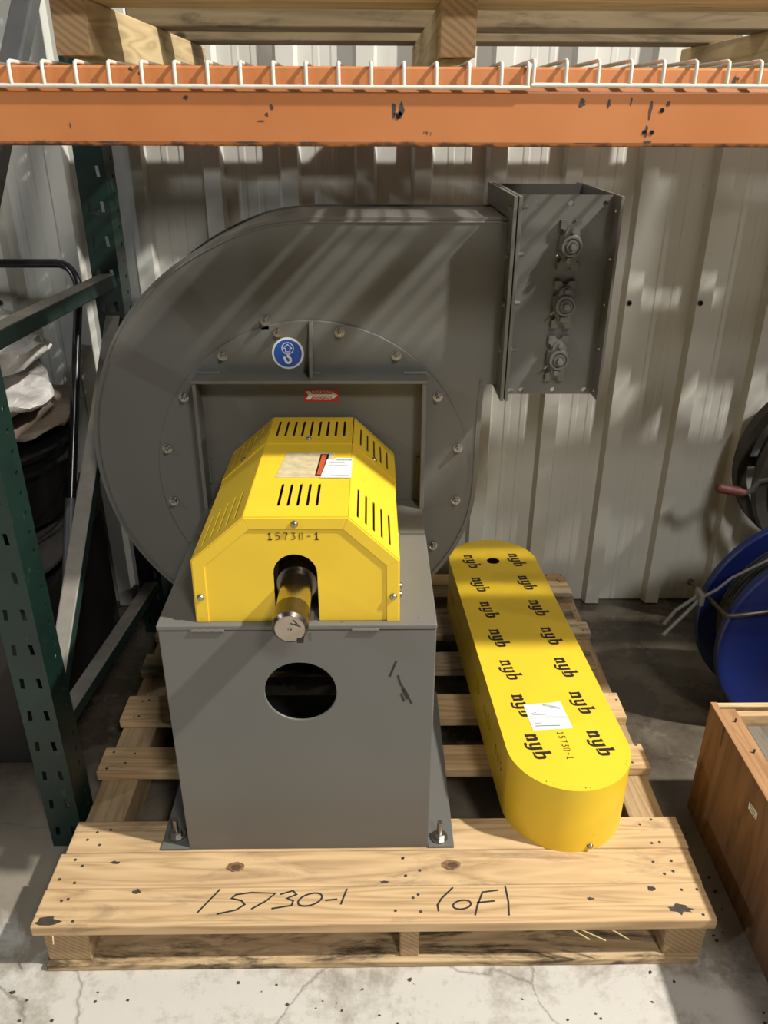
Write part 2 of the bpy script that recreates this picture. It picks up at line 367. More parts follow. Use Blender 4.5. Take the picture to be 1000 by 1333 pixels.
# ================================================================== STRUCTURE
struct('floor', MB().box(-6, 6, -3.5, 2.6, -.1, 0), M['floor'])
WY = 2.226
wall = struct('wall_back', MB().box(-6, 6, WY+.004, WY+.06, 0, 4.5), M['wall'])
ribs = [-.432-.195*k for k in range(20, 0, -1)] + [-.432, -.237, -.045, .100, .290] + [.485+.1945*k for k in range(22)]
def sheet(x0, x1):
    prof = [(x0, WY)]
    rs = [r_ for r_ in ribs if x0-1e-6 <= r_ < x1-1e-6]
    for i, r_ in enumerate(rs):
        prof += [(r_+.002, WY), (r_+.010, WY-.028), (r_+.052, WY-.028), (r_+.060, WY)]
        nx = rs[i+1] if i+1 < len(rs) else x1
        if nx-r_ > .17:
            for k in (1, 2):
                xm = r_+.060+(nx-r_-.060)*k/3
                prof += [(xm-.010, WY), (xm-.006, WY-.0014), (xm+.006, WY-.0014), (xm+.010, WY)]
    prof.append((x1, WY)); mb = MB(); n = len(prof)
    mb.add([(x, y, .004) for x, y in prof]+[(x, y, 4.5) for x, y in prof], [(i, i+1, n+i+1, n+i) for i in range(n-1)])
    return mb
edges = [ribs[0]]+[ribs[i] for i in range(5, len(ribs), 5)]+[ribs[-1]+.19]
for a, b in zip(edges[:-1], edges[1:]): part('panel', sheet(a, b), M['wall'], wall)
sm = MB().lathe([(0,.0),(0,.004),(-.003,.004),(-.004,.0065),(-.001,.0075),(0,.0075)], (0,0,0), (0,1,0), 12)
sme = smooth_mesh(sm, 'wall_screw', M['rubber'])
for r_ in ribs:
    if -1.3 < r_ < 1.6: inst('screw', sme, wall, (r_+.020, WY-.028, .966))

# ================================================================== LOWER PALLET
PT = .124
pal = empty('wooden_pallet', (0, 1.58, 0), 'low wooden pallet on the floor carrying the grey fan and yellow guard', 'pallet', None)
def board(name, x0, x1, y0, y1, z0, z1, mat, parent, tilt=0, bev=.0025):
    b = MB().box(-(x1-x0)/2, (x1-x0)/2, -(y1-y0)/2, (y1-y0)/2, -(z1-z0)/2, (z1-z0)/2)
    o = inst(name, b.mesh(name, mat), parent, ((x0+x1)/2, (y0+y1)/2, (z0+z1)/2), (0, 0, tilt), bev); return o
board('deck_board', -.612, .620, .963, 1.0425, PT-.024, PT, M['wood_x'], pal)
board('deck_board', -.611, .622, 1.0435, 1.1235, PT-.024, PT-.0005, M['wood_x'], pal)
board('deck_board', -.603, .625, 1.1245, 1.2025, PT-.024, PT, M['wood_x'], pal)
board('deck_board', -.610, .618, 1.340, 1.418, PT-.024, PT, M['wood_x'], pal)
board('deck_board', -.606, .612, 1.508, 1.600, PT-.024, PT, M['wood_x'], pal)
board('deck_board', -.606, .588, 1.700, 1.775, PT-.024, PT, M['wood_old'], pal)
board('deck_board', -.606, .612, 1.858, 1.915, PT-.024, PT, M['wood_old'], pal)
board('deck_board', -.606, .585, 1.917, 1.990, PT-.024, PT, M['wood_old'], pal)
board('deck_board', -.606, .606, 2.050, 2.112, PT-.024, PT, M['wood_old'], pal)
board('deck_board', -.606, .603, 2.116, 2.185, PT-.024, PT, M['wood_x'], pal)
for x0, x1 in ((-.600, -.520), (.048, .084), (.538, .612)):
    rn = board('runner', x0, x1, .976, 2.185, .0165, .0995, M['wood_y'], pal)
    c_ = MB().box(-(x1-x0)/2+.002, (x1-x0)/2-.002, -.0006, .0006, -.0395, .0395)
    inst('sawn_end', c_.mesh('sawn_end', M['endgrain']), rn, ((x0+x1)/2, .9757, .058))
for y0, y1, mt in ((.965, 1.105, 'wood_dirty'), (2.06, 2.18, 'wood_old')):
    board('bottom_board', -.604, .606, y0, y1, 0.0, .0165, M[mt], pal)
# nail heads
nm = MB().cyl((0,0,0), (0,0,.0008), .0029, 8).mesh('nail', M['rubber'])
for xs in ((-.575,-.545), (.058,.075), (.56,.59)):
    for y_ in (.985, 1.02, 1.065, 1.10, 1.145, 1.185, 1.36, 1.40, 1.53, 1.58, 1.88, 1.96, 2.14, 2.165):
        for x_ in xs: inst('nail', nm, pal, (x_+random.uniform(-.02,.02), y_+random.uniform(-.012,.012), PT-.0003))
# marker writing on the front boards
X3, Y3 = (1,0,0), (0,1,0)
mk = MB()
def P_(pts): mk.stroke(pts, .0032, (0, 0, PT+.0002), X3, Y3, .0004)
def ell(cx_, cy_, rx, ry, a0=0, a1=360, n=16, rot=0):
    out = []
    for i in range(n+1):
        t = math.radians(a0+(a1-a0)*i/n); x, y = rx*math.cos(t), ry*math.sin(t)
        out.append((cx_+x*math.cos(rot)-y*math.sin(rot), cy_+x*math.sin(rot)+y*math.cos(rot)))
    return out
P_([(-.319,.990),(-.287,1.037)])
P_([(-.228,1.030),(-.255,1.026),(-.262,1.018),(-.243,1.013),(-.236,1.005),(-.250,.994),(-.283,.986)])
P_([(-.226,1.030),(-.182,1.028),(-.198,1.012),(-.222,.996)])
P_([(-.172,1.026),(-.150,1.033),(-.143,1.025),(-.160,1.017),(-.148,1.012),(-.150,1.002),(-.185,.996)])
P_(ell(-.117, 1.014, .023, .012, 60, 420, 16, .35))
P_([(-.088,1.012),(-.068,1.014)]); P_([(-.060,1.004),(-.050,1.035)])
part('marker_writing', mk, M['ink'], pal, label='handwritten 15730-1 in black marker')
mk = MB()
P_([(.148,1.036),(.126,1.014),(.117,1.000),(.118,.988)])
P_(ell(.162, 1.000, .017, .009, 20, 380, 16, .2))
P_([(.232,1.030),(.203,1.026),(.190,.998),(.184,.979)]); P_([(.191,1.004),(.222,1.007)])
P_([(.247,1.038),(.248,1.005),(.245,.978)])
part('marker_writing', mk, M['ink'], pal, label='handwritten 1oF1 in black marker')
M['knot'] = paint('dark pine knot', (.20,.105,.05), .7, 0, .45, 140)
M['tar'] = paint('tar stain', (.05,.038,.028), .7, 0, .4, 90)
rk = random.Random(5)
def blot(name, x_, y_, rx, ry, mt, n=16, j=.25):
    pts = [(rx*math.cos(2*PI*k/n)*rk.uniform(1-j,1+j), ry*math.sin(2*PI*k/n)*rk.uniform(1-j,1+j)) for k in range(n)]
    part(name, MB().prism(pts, [], .0003, (x_, y_, PT+.0001), X3, Y3), M[mt], pal)
M['knot_core'] = paint('knot core', (.09,.045,.022), .7, 0, .4, 160)
blot('knot', -.266, 1.088, .017, .011, 'knot', 18, .1); blot('knot', .150, 1.088, .019, .011, 'knot', 18, .1)
for x_ in (-.264, .153): part('knot_core', MB().prism(ell(0,0,.010,.006,0,345,14), [], .0003, (x_, 1.087, PT+.0004), X3, Y3), M['knot_core'], pal)
blot('tar_stain', .558, .986, .020, .009, 'tar', 16, .45); blot('tar_stain', .52, 1.030, .008, .005, 'tar'); blot('tar_stain', -.585, .975, .020, .008, 'tar', 16, .4)
blot('tar_stain', .455, 1.165, .010, .005, 'tar', 12, .5); blot('tar_stain', -.50, 1.10, .009, .004, 'tar', 12, .5); blot('tar_stain', -.44, 1.035, .009, .005, 'tar', 12, .5)
blot('tar_stain', .40, 1.01, .006, .003, 'tar', 12, .5); blot('tar_stain', .02, 1.050, .008, .003, 'tar', 12, .4)
# splinters under the front edge
sp_ = MB()
for x_, l_, a_ in ((.36,.03,.2), (.375,.045,-.25), (.43,.035,.5), (-.575,.012,1.2)):
    sp_.bar((x_, .964, .101), (x_+l_*math.cos(a_), .952, .096-l_*.2), .002, .0015)
part('splinters', sp_, M['wood_pale'], pal)['kind'] = 'stuff'

# ================================================================== FAN
fan = empty('centrifugal_fan', (-.127, 1.40, PT), 'large grey centrifugal fan with round scroll housing and pedestal, bolted on the pallet', 'fan')
SX, SZ = -.127, .715
FY = 1.622
PX0, PX1 = -.362, .108
# pedestal
ped = part('pedestal', MB().prism([(PX0, PT), (PX1, PT), (PX1, .641), (PX0, .641)], [circle(SX, .511, .063, 40)], .005, (0, 1.134, 0), (1,0,0), (0,0,1)), M['gray'], fan, .002, label='grey pedestal with a round hole in its front panel')
part('side_panel', MB().box(PX0, PX0+.005, 1.134, 1.60, PT, .641), M['gray'], ped)
part('side_panel', MB().box(PX1-.005, PX1, 1.134, 1.60, PT, .641), M['gray'], ped)
part('back_panel', MB().box(PX0+.005, PX1-.005, 1.594, 1.60, .20, .641), M['gray'], ped)
part('hole_darkening_plate', MB().box(PX0+.006, PX1-.006, 1.136, 1.592, PT, PT+.004), M['gray_dark'], ped)  # dark plate added so the inside looks black through the round hole
part('top_plate', MB().box(PX0-.002, PX1+.001, 1.128, 1.455, .642, .652), M['gray_dusty'], ped, .002)
part('bearing_bar', MB().box(PX0, PX1-.001, 1.456, 1.612, .642, .656), M['gray_dusty'], ped, .002)
for x0, x1 in ((-.417, PX0), (PX1, .159)):
    part('foot_flange', MB().box(x0, x1, 1.127, 1.60, PT, PT+.006), M['gray'], ped, .001)
for x0, x1 in ((-.305, -.250), (-.035, .01)):
    part('weld_bead', MB().tube([(x0+(x1-x0)*i/8, 1.128, .6415+.0012*(i % 2)) for i in range(9)], .0032, 8), M['gray'], ped, smooth=True)
scm = MB()
for pts in ([(.040,.575),(.030,.545)], [(.044,.545),(.048,.528),(.058,.510),(.068,.485)], [(.052,.515),(.060,.495)], [(.050,.505),(.055,.49)]):
    scm.stroke(pts, .0035, (0, 1.1288, 0), (1,0,0), (0,0,1), .0003)
part('scratch_mark', scm, M['black'], ped)
# anchor bolts
def hexnut(r, h, z0=0): return MB().lathe([(z0, 0), (z0, r), (z0+h, r), (z0+h, 0)], (0,0,0), (0,0,1), 6)
ab = MB().cyl((0,0,0), (0,0,.003), .017, 20).add(hexnut(.011,.010,.003).v, hexnut(.011,.010,.003).f).cyl((0,0,.012), (0,0,.042), .0052, 12)
abm = smooth_mesh(ab, 'anchor_bolt', M['steel'])
for x_, y_ in ((-.392, 1.160), (.131, 1.148), (-.392, 1.57), (.131, 1.57)): inst('anchor_bolt', abm, ped, (x_, y_, PT+.006))

# scroll housing
scr = [(63.9,None)]
tab = [(90,.532),(100.7,.528),(110,.519),(121.6,.512),(131,.506),(143.8,.497),(150.9,.489),(165.6,.479),(183,.466),(209,.449),(220.5,.442),(240,.428),(262,.412),(285,.396),(305,.382),(325,.371),(340,.366),(355,.359),(365,.359)]
def rat(a):
    for (a0, r0), (a1, r1) in zip(tab[:-1], tab[1:]):
        if a0 <= a <= a1: return r0+(r1-r0)*(a-a0)/(a1-a0)
def outline(d=0):
    o = [(.262, .917+d), (.262, 1.247-d), (SX, 1.247-d)]
    a = 93
    while a <= 362: o.append((SX+(rat(a)-d)*math.cos(math.radians(a)), SZ+(rat(a)-d)*math.sin(math.radians(a)))); a += 3
    o += [(.232-d, .80), (.233-d, .87), (.236-d, .917+d)]
    return o
HY1 = 1.866
hs = part('scroll_housing', MB().prism(outline(0), [], .005, (0, FY+.005, 0), (1,0,0), (0,0,1)), M['gray'], fan, .0008, label='round grey scroll housing')
part('rear_plate', MB().prism(outline(0), [], .005, (0, HY1, 0), (1,0,0), (0,0,1)), M['gray'], hs)
ol = outline(.004); n_ = len(ol); wr = MB()
idx = list(range(1, n_))      # skip the outlet mouth
wr.add([(ol[i][0], FY+.004, ol[i][1]) for i in idx]+[(ol[i][0], HY1-.004, ol[i][1]) for i in idx],
       [(i, i+1, len(idx)+i+1, len(idx)+i) for i in range(len(idx)-1)])
wr.add([(.236,FY+.004,.921),(.262,FY+.004,.921),(.262,HY1-.004,.921),(.236,HY1-.004,.921)], [(0,1,2,3)])
part('scroll_wrap', wr, M['gray'], hs, smooth=True)
# weld seam just inside the front edge
wo = [(x, FY-.0005, z) for x, z in outline(.009)[1:]]
part('weld_seam', MB().tube(wo[:2]+wo[2:], .0022, 6), M['gray'], hs, smooth=True)
# support legs of the housing, down to the pallet
for x_ in (-.36, .08):
    part('housing_leg', MB().box(x_-.02, x_+.02, 1.66, 1.82, PT, SZ-.28), M['gray'], hs)
# inlet disc and its bolts
part('drive_side_disc', MB().cyl((SX, FY+.001, SZ), (SX, FY-.006, SZ), .336, 96), M['gray'], hs, .0008, smooth=True)
bt = MB().lathe([(0,0),(0,.0105),(-.0022,.0105),(-.0022,.0075),(-.010,.0072),(-.010,.0042),(-.017,.0040),(-.0175,0)], (0,0,0), (0,1,0), 12)
btm = smooth_mesh(bt, 'disc_bolt', M['steel'], 30)
for k in range(16):
    a = math.radians(11.25+22.5*k)
    inst('bolt', btm, hs, (SX+.319*math.cos(a), FY-.006, SZ+.319*math.sin(a)))
inst('bolt', btm, hs, (-.213, FY-.006, SZ+.336))
clip = part('clip', MB().box(-.223, -.206, FY-.006, FY, SZ+.318, SZ+.338), M['gray'], hs, .001)
# bearing box frame on the pedestal
fr = part('box_frame', MB().box(PX0-.001, PX1+.004, 1.562, FY-.006, .936, .943), M['gray_dusty'], fan, .0015)
part('frame_side', MB().box(PX0, PX0+.008, 1.564, FY-.006, .656, .936), M['gray'], fr, .001)
part('frame_side', MB().box(PX1-.006, PX1+.003, 1.564, FY-.006, .656, .936), M['gray'], fr, .001)
part('inner_panel', MB().box(PX0+.008, PX1-.006, FY-.011, FY-.006, .656, .936), M['gray'], fr)
part('stiffener', MB().prism([(1.572, .943), (FY-.006, .943), (FY-.006, 1.050), (FY-.014, 1.050), (1.578, .985)], [], .008, (SX+.001, 0, 0), (0,1,0), (0,0,1)), M['gray'], fr, .001)
for x0, x1, y_, z_ in ((-.36, -.31, 1.612, .944), (.065, .112, 1.612, .944), (-.118, -.108, 1.612, .944)):
    part('weld_bead', MB().tube([(x0+(x1-x0)*i/8, y_, z_+.001*(i % 2)) for i in range(9)], .004, 8), M['gray'], fr, smooth=True)
for x_ in (PX0+.010, PX1-.008):
    part('weld_bead', MB().tube([(x_, 1.608, .70+.06*i/8) for i in range(9)], .004, 8), M['gray'], fr, smooth=True)

# signs
def text_mesh(txt, size, mat, name):
    cu = bpy.data.curves.new(name, 'FONT'); cu.body = txt; cu.size = size; cu.align_x = 'CENTER'; cu.align_y = 'CENTER'; cu.extrude = .0002
    ob = bpy.data.objects.new(name, cu); C.objects.link(ob); dg = bpy.context.evaluated_depsgraph_get(); dg.update()
    me = bpy.data.meshes.new_from_object(ob.evaluated_get(dg)); bpy.data.objects.remove(ob); me.materials.clear(); me.materials.append(mat); return me
XV, ZV = Vector((1,0,0)), Vector((0,0,1))
sy = FY-.0063
sg = part('lifting_sign', MB().cyl((-.171, sy+.0003, .985), (-.171, sy-.0008, .985), .0325, 48), M['white'], fan, label='round blue lifting hook sign with white rim')
part('blue_field', MB().cyl((-.171, sy-.0008, .985), (-.171, sy-.0012, .985), .0283, 48), M['blue_sign'], sg)
ic = MB(); o_ = (-.171, sy-.0012, .985)
ic.stroke(ell(0, .0105, .0118, .0118, 0, 360, 28), .0016, o_, XV, ZV)
ic.stroke([(0,.0185),(.0085,.0105),(.0045,.0105),(.0045,.0035),(-.0045,.0035),(-.0045,.0105),(-.0085,.0105),(0,.0185)], .0015, o_, XV, ZV)
ic.stroke([(0,-.0012),(.0002,-.006)]+[(.0052*math.cos(t), -.0135+.006*math.sin(t)) for t in [math.radians(60-14*i) for i in range(17)]]+[(-.0075,-.0085)], .0048, o_, XV, ZV)
part('hook_pictogram', ic, M['white'], sg)
ry = FY-.0112
rl = part('rotation_label', MB().box(-.141, -.068, ry-.0006, ry+.0002, .884, .911), M['red'], fan, label='red ROTATION label with a white arrow')
ar = MB().prism([(-.0335,.0090),(-.0235,.0090),(-.0200,.0030),(.0215,.0030),(.0215,.0088),(.0335,0),(.0215,-.0088),(.0215,-.0030),(-.0200,-.0030),(-.0235,-.0090),(-.0335,-.0090),(-.0275,0)], [], .0004, (-.1045, ry-.0006, .8975), XV, ZV)
part('arrow', ar, M['white'], rl)
tm = text_mesh('ROTATION', .0078, M['white'], 'rotation_word')
inst('word', tm, rl, (-.1045, ry-.0008, .9043), (PI/2, 0, 0)); inst('word', tm, rl, (-.1045, ry-.0008, .8909), (PI/2, PI, 0))

# ---- yellow shaft cover
HP = [(-.296,.6525),(-.294,.770),(-.205,.848),(-.039,.848),(.043,.769),(.044,.6525)]
HY0, HYM, HYE = 1.141, 1.457, 1.602
hood = part('shaft_cover', MB().prism([HP[0], HP[1], HP[2], HP[3], HP[4], HP[5], (-.090,.6525)] + [(SX+.036*math.cos(t), .745+.036*math.sin(t)) for t in [math.radians(180/14*i) for i in range(15)]] + [(-.163,.6525)], [], .0025, (0, HY0+.0025, 0), (1,0,0), (0,0,1)), M['yellow'], fan, .0006, label='yellow faceted sheet metal shaft cover with vent slots')
def facet(a, b, y0, y1, slots, off=0, name='cover_panel'):
    """one folded sheet facet; slots = (y-start, y-end, list of fractions across the facet)"""
    A, B = Vector((a[0], 0, a[1])), Vector((b[0], 0, b[1])); u = (B-A); L = u.length; u.normalize(); v = Vector((0,1,0)); nrm = u.cross(v)   # outward
    hl = []
    if slots:
        s0, s1, fr_ = slots
        for f_ in fr_: hl.append(rrect(f_*L-.0024, f_*L+.0024, s0-y0, s1-y0, .0022, 2))
    mb = MB().prism([(0,0),(L,0),(L,y1-y0),(0,y1-y0)], hl, .002, A+Vector((0,y0,0))+nrm*off, u, v)
    return part(name, mb, M['yellow'], hood)
five = [.26,.38,.50,.62,.74]
for i in range(5):
    a, b = HP[i], HP[i+1]
    fs_ = (1.180, 1.268, [.31,.405,.50,.595,.69]) if i == 2 else ((1.165, 1.275, [.17,.33,.49,.65,.81]) if i in (1, 3) else None)
    rs_ = (1.492, 1.580, [.10,.2,.3,.4,.5,.6,.7,.8,.9]) if i == 2 else ((1.478, 1.570, [.17,.33,.49,.65,.81]) if i in (1, 3) else None)
    facet(a, b, HY0, HYM, fs_); facet(a, b, HYM-.003, HYE, rs_, .0022)
# folded border around the front face
inn = []
cxm, czm = SX, .66
def inset(poly, d):
    out = []
    n = len(poly)
    for i in range(n):
        p = Vector(poly[i])
        if i == 0: out.append((p.x+d, p.y)); continue
        if i == n-1: out.append((p.x-d, p.y)); continue
        e0 = (Vector(poly[i])-Vector(poly[i-1])).normalized(); e1 = (Vector(poly[i+1])-Vector(poly[i])).normalized()
        n0 = Vector((e0.y, -e0.x)); n1 = Vector((e1.y, -e1.x)); b = (n0+n1).normalized(); out.append(tuple(p+b*(d/max(.3, b.dot(n0)))))
    return out
inn = inset(HP, .020)
for i in range(5):
    part('border_strip', MB().prism([HP[i], HP[i+1], inn[i+1], inn[i]], [], .003, (0, HY0+.0005, 0), (1,0,0), (0,0,1)), M['yellow'], hood, .0006)
scw = MB().lathe([(0,.0),(0,.0062),(-.0015,.006),(-.004,.0042),(-.0048,0)], (0,0,0), (0,1,0), 12)
scwm = smooth_mesh(scw, 'cover_screw', M['steel'])
for x_, z_ in ((-.124,.838), (-.2855,.702), (.0345,.702)): inst('screw', scwm, hood, (x_, HY0-.003, z_))
inst('screw', scwm, hood, (-.124, 1.474, .8522), (-PI/2, 0, 0))
inst('screw', scwm, hood, (.004, 1.470, .810), (-PI/2, 0.8, 0)); inst('screw', scwm, hood, (-.252, 1.470, .8105), (-PI/2, -.72, 0))
inst('screw', scwm, hood, (.0475, 1.36, .70), (0, 0, PI/2)); inst('screw', scwm, hood, (.0475, 1.20, .668), (0, 0, PI/2)); inst('screw', scwm, hood, (.0475, 1.20, .685), (0, 0, PI/2))
# stickers on the cover top
tz = .8503
pc = part('document_pouch', MB().prism([(-.170,1.293),(-.076,1.293),(-.070,1.407),(-.160,1.409)], [], .0006, (0,0,tz), X3, Y3), M['pouch'], hood)
part('black_strip', MB().prism([(-.101,1.300),(-.085,1.300),(-.080,1.400),(-.096,1.400)], [], .0003, (0,0,tz+.0006), X3, Y3), M['black'], pc)
part('red_strip', MB().prism([(-.098,1.304),(-.089,1.304),(-.0845,1.396),(-.0935,1.396)], [], .0003, (0,0,tz+.0009), X3, Y3), M['orange_print'], pc)
lb = part('shipping_label', MB().prism([(-.091,1.290),(-.037,1.289),(-.036,1.378),(-.066,1.380),(-.072,1.372),(-.083,1.372),(-.086,1.335)], [], .0005, (0,0,tz+.0012), X3, Y3), M['paper'], hood)
pr_ = MB(); rnd = random.Random(3)
for i in range(26):
    x_ = -.066+.0011*i; pr_.prism([(x_,1.366),(x_+rnd.choice([.0004,.0007]),1.366),(x_+.0005,1.374),(x_,1.374)], [], .0002, (0,0,tz+.0017), X3, Y3)
for y_, x0, x1 in ((1.355,-.078,-.05),(1.345,-.078,-.045),(1.30,-.072,-.042),(1.296,-.06,-.04)): pr_.stroke([(x0,y_),(x1,y_)], .0014, (0,0,tz+.0017), X3, Y3, .0002)
part('print', pr_, M['print'], lb)
# stencil number, segment strokes
SEG = {'1': [[(.15,.82),(.38,1),(.38,0)],[(.12,0),(.64,0)]], '5': [[(.62,1),(.12,1),(.12,.58),(.42,.60),(.64,.42),(.62,.14),(.38,0),(.08,.08)]],
       '7': [[(.08,1),(.66,1),(.30,0)]], '3': [[(.08,1),(.62,1),(.34,.60),(.60,.48),(.64,.18),(.40,0),(.08,.08)]],
       '0': [[(.22,0),(.08,.18),(.08,.82),(.22,1)],[(.48,1),(.64,.82),(.64,.18),(.48,0)]], '-': [[(.12,.5),(.60,.5)]]}
def number(mb, txt, h, adv, wd, o, u, v, bold=''):
    o, u, v = Vector(o), Vector(u), Vector(v)
    for i, ch in enumerate(txt):
        for pl in SEG[ch]: mb.stroke([(i*adv+x*h*.85, y*h) for x, y in pl], wd*(1.8 if ch in bold else 1), o, u, v, .0003)
nb = MB(); number(nb, '15730-1', .0115, .0125, .0011, (-.168, HY0-.0003, .809), (1,0,0), (0,0,1), '1')
part('stencil_number', nb, M['stencil'], hood, label='stencilled 15730-1')

# ---- shaft
sh = part('drive_shaft', MB().lathe([(1.072,.0272),(1.62,.0272)], (SX,0,SZ), (0,1,0), 40), M['shaft'], fan, smooth=True, label='bare round steel drive shaft')
part('oiled_end', MB().lathe([(1.0265,.0225),(1.0265,.0235),(1.031,.0282),(1.073,.0282),(1.073,.0272)], (SX,0,SZ), (0,1,0), 40), M['oilsteel'], sh, smooth=True)
part('end_face', MB().prism(circle(0,0,.0232,40), [circle(0,0,.0035,12)], .003, (SX,1.0290,SZ), (1,0,0), (0,0,1)), M['tip'], sh)
mkk = MB(); of = (SX, 1.0259, SZ)
mkk.stroke([(.002,.010),(.016,.004),(.006,.016)], .0018, of, XV, ZV); mkk.stroke([(.007,.0075),(.011,.0105)], .0016, of, XV, ZV)
part('end_mark', mkk, M['ink'], sh)
part('centre_hole', MB().cyl((SX,1.0280,SZ),(SX,1.045,SZ), .0036, 12), M['steel'], sh)
part('keyway', MB().box(SX+.010, SX+.020, 1.0255, 1.045, SZ-.026, SZ-.017), M['black'], sh)
part('tape_scrap', MB().prism([(0,0),(.006,.002),(.007,.016),(.002,.020)], [], .001, (SX+.028,1.065,SZ-.012), (1,0,0), (0,0,1)).prism([(0,0),(.005,.003),(.004,.018),(-.001,.014)], [], .001, (SX+.026,1.048,SZ-.040), (1,0,0), (0,0,1)), M['oilsteel'], sh)
part('bearing_collar', MB().lathe([(1.158,.0273),(1.158,.034),(1.175,.0345),(1.20,.0345)], (SX,0,SZ), (0,1,0), 40), M['oilsteel'], sh, smooth=True)
part('pillow_block', MB().prism([(-.07,-.063),(.07,-.063),(.07,-.045),(.045,-.04)]+[(.048*math.cos(t),.048*math.sin(t)) for t in [math.radians(-20+220/16*i) for i in range(17)]]+[(-.045,-.04),(-.07,-.045)], [], .07, (SX, 1.27, SZ), (1,0,0), (0,0,1)), M['oilsteel'], sh)

# ---- outlet flange and damper
DX0, DX1, DZ0, DZ1, DY0, DY1 = .279, .466, .897, 1.289, 1.572, 1.935
def yzframe(x0, t, hole): return MB().prism([(DY0,DZ0),(DY1,DZ0),(DY1,DZ1),(DY0,DZ1)], [hole], t, (x0,0,0), (0,1,0), (0,0,1))
hole = [(1.63,.93),(1.86,.93),(1.86,1.245),(1.63,1.245)]
part('outlet_flange', yzframe(.262, .007, hole), M['gray'], hs, .0008)
dmp = part('outlet_damper', yzframe(.2715, .007, hole), M['gray'], fan, .0008, label='flat grey outlet damper box with three shaft bearings')
part('damper_flange', yzframe(DX1-.006, .006, [(1.63,.93),(1.86,.93),(1.86,1.24),(1.63,1.24)]), M['gray'], dmp, .0008)
hl = [circle(x_, z_, .0052, 14) for x_ in (.313, .379, .445) for z_ in (1.272, .906)]
part('damper_face', MB().prism([(DX0,DZ0),(DX1-.005,DZ0),(DX1-.005,DZ1-.002),(DX0,DZ1-.002)], hl, .005, (0, 1.625, 0), (1,0,0), (0,0,1)), M['gray'], dmp)
part('damper_back', MB().box(DX0, DX1-.005, 1.875, 1.88, DZ0, DZ1), M['gray'], dmp)
part('damper_top', MB().box(DX0, DX1-.005, 1.626, 1.874, 1.262, 1.267), M['gray_dark'], dmp)
part('damper_bottom', MB().box(DX0, DX1-.005, 1.626, 1.874, .922, .927), M['gray'], dmp)
for z_ in (1.197, 1.083, .972):
    part('damper_blade', MB().bar((.382,1.63,z_), (.382,1.87,z_), .006, .108, (.25,0,1)), M['gray_dark'], dmp)
fb = MB().lathe([(0,0),(0,.0075),(-.005,.0070),(-.0055,0)], (0,0,0), (1,0,0), 6)
fb2 = MB().add(fb.v, fb.f); fb2.cyl((.014,0,0),(.030,0,0), .0042, 10); fb2.lathe([(.015,0),(.015,.0078),(.021,.0078),(.021,0)], (0,0,0), (1,0,0), 6)
fbm = fb2.mesh('flange_bolt', M['gray'])
for z_ in (1.268, 1.182, 1.090, .998, .912): inst('flange_bolt', fbm, dmp, (.262, 1.597, z_))
rv = MB().lathe([(0,0),(0,.0045),(-.002,.004),(-.0025,0)], (0,0,0), (1,0,0), 10).mesh('rivet', M['steel'])
for z_ in (1.262, 1.175, 1.088, 1.0, .912): inst('rivet', rv, dmp, (DX1-.006, 1.600, z_))
def bearing(cx_, cz_, tilt):
    w, h = .0205, .0465; r_ = .0072
    pts = []
    def arc(cx0, cz0, a0, a1, n=8): return [(cx0+r_*math.cos(math.radians(a0+(a1-a0)*i/n)), cz0+r_*math.sin(math.radians(a0+(a1-a0)*i/n))) for i in range(n+1)]
    pts += [(w,-h+.014)]; pts += arc(w, -h+.0225, -90, -270); pts += [(w,-h+.032),(w,h-.032)]; pts += arc(w, h-.0225, -90, -270); pts += [(w,h-.014),(w,h)]
    pts += arc(0, h, 0, -180); pts += [(-w,h),(-w,h-.014)]; pts += arc(-w, h-.0225, 90, -90); pts += [(-w,h-.032),(-w,-h+.032)]; pts += arc(-w, -h+.0225, 90, -90); pts += [(-w,-h+.014),(-w,-h)]
    pts += arc(0, -h, 180, 0); pts += [(w,-h)]
    b = part('bearing', MB().prism(pts, [], .012, (cx_, 1.620, cz_), (1,0,0), (0,0,1)), M['gray'], dmp, .0006)
    y0 = 1.608; d = Vector((.10, 0, 1)).normalized(); A = Vector((cx_, y0, cz_)) + d*.0285; B = Vector((cx_, y0, cz_)) - d*.0265
    # lens-shaped housing
    hull = []
    for i in range(28):
        t = math.radians(360/28*i); ca, sa = math.cos(t), math.sin(t); e = .0215+.0145*max(0, abs(sa)-.72)/.28
        hull.append((e*ca*(1 if abs(sa) < .72 else .95)+.1*e*sa*0, e*sa))
    part('bearing_housing', MB().prism(hull, [], .006, (cx_+.002, y0, cz_+.001), (1,0,0), (0,0,1)).lathe([(-.006,.0215),(-.013,.0195),(-.013,.0155),(-.010,.015),(-.010,.0)], (cx_+.002,y0,cz_), (0,1,0), 32), M['gray'], b, smooth=True)
    part('shaft_stub', MB().lathe([(-.010,.0115),(-.015,.0115),(-.015,.0085),(-.014,.008),(-.014,.0062),(-.024,.0060),(-.0245,0)], (cx_+.002,y0,cz_), (0,1,0), 24), M['gray'], b, smooth=True)
    for Q in (A, B): part('bearing_bolt', MB().lathe([(0,.0),(0,.0078),(-.007,.0078),(-.007,.0052),(-.013,.0048),(-.0135,0)], Q, (0,1,0), 12), M['gray'], b)
    part('grease_nipple', MB().cyl((cx_-.018,1.603,cz_-.012), (cx_-.027,1.599,cz_-.018), .0022, 8), M['steel'], b)
for cx_, cz_ in ((.382,1.197), (.381,1.084), (.379,.975)): bearing(cx_, cz_, 0)

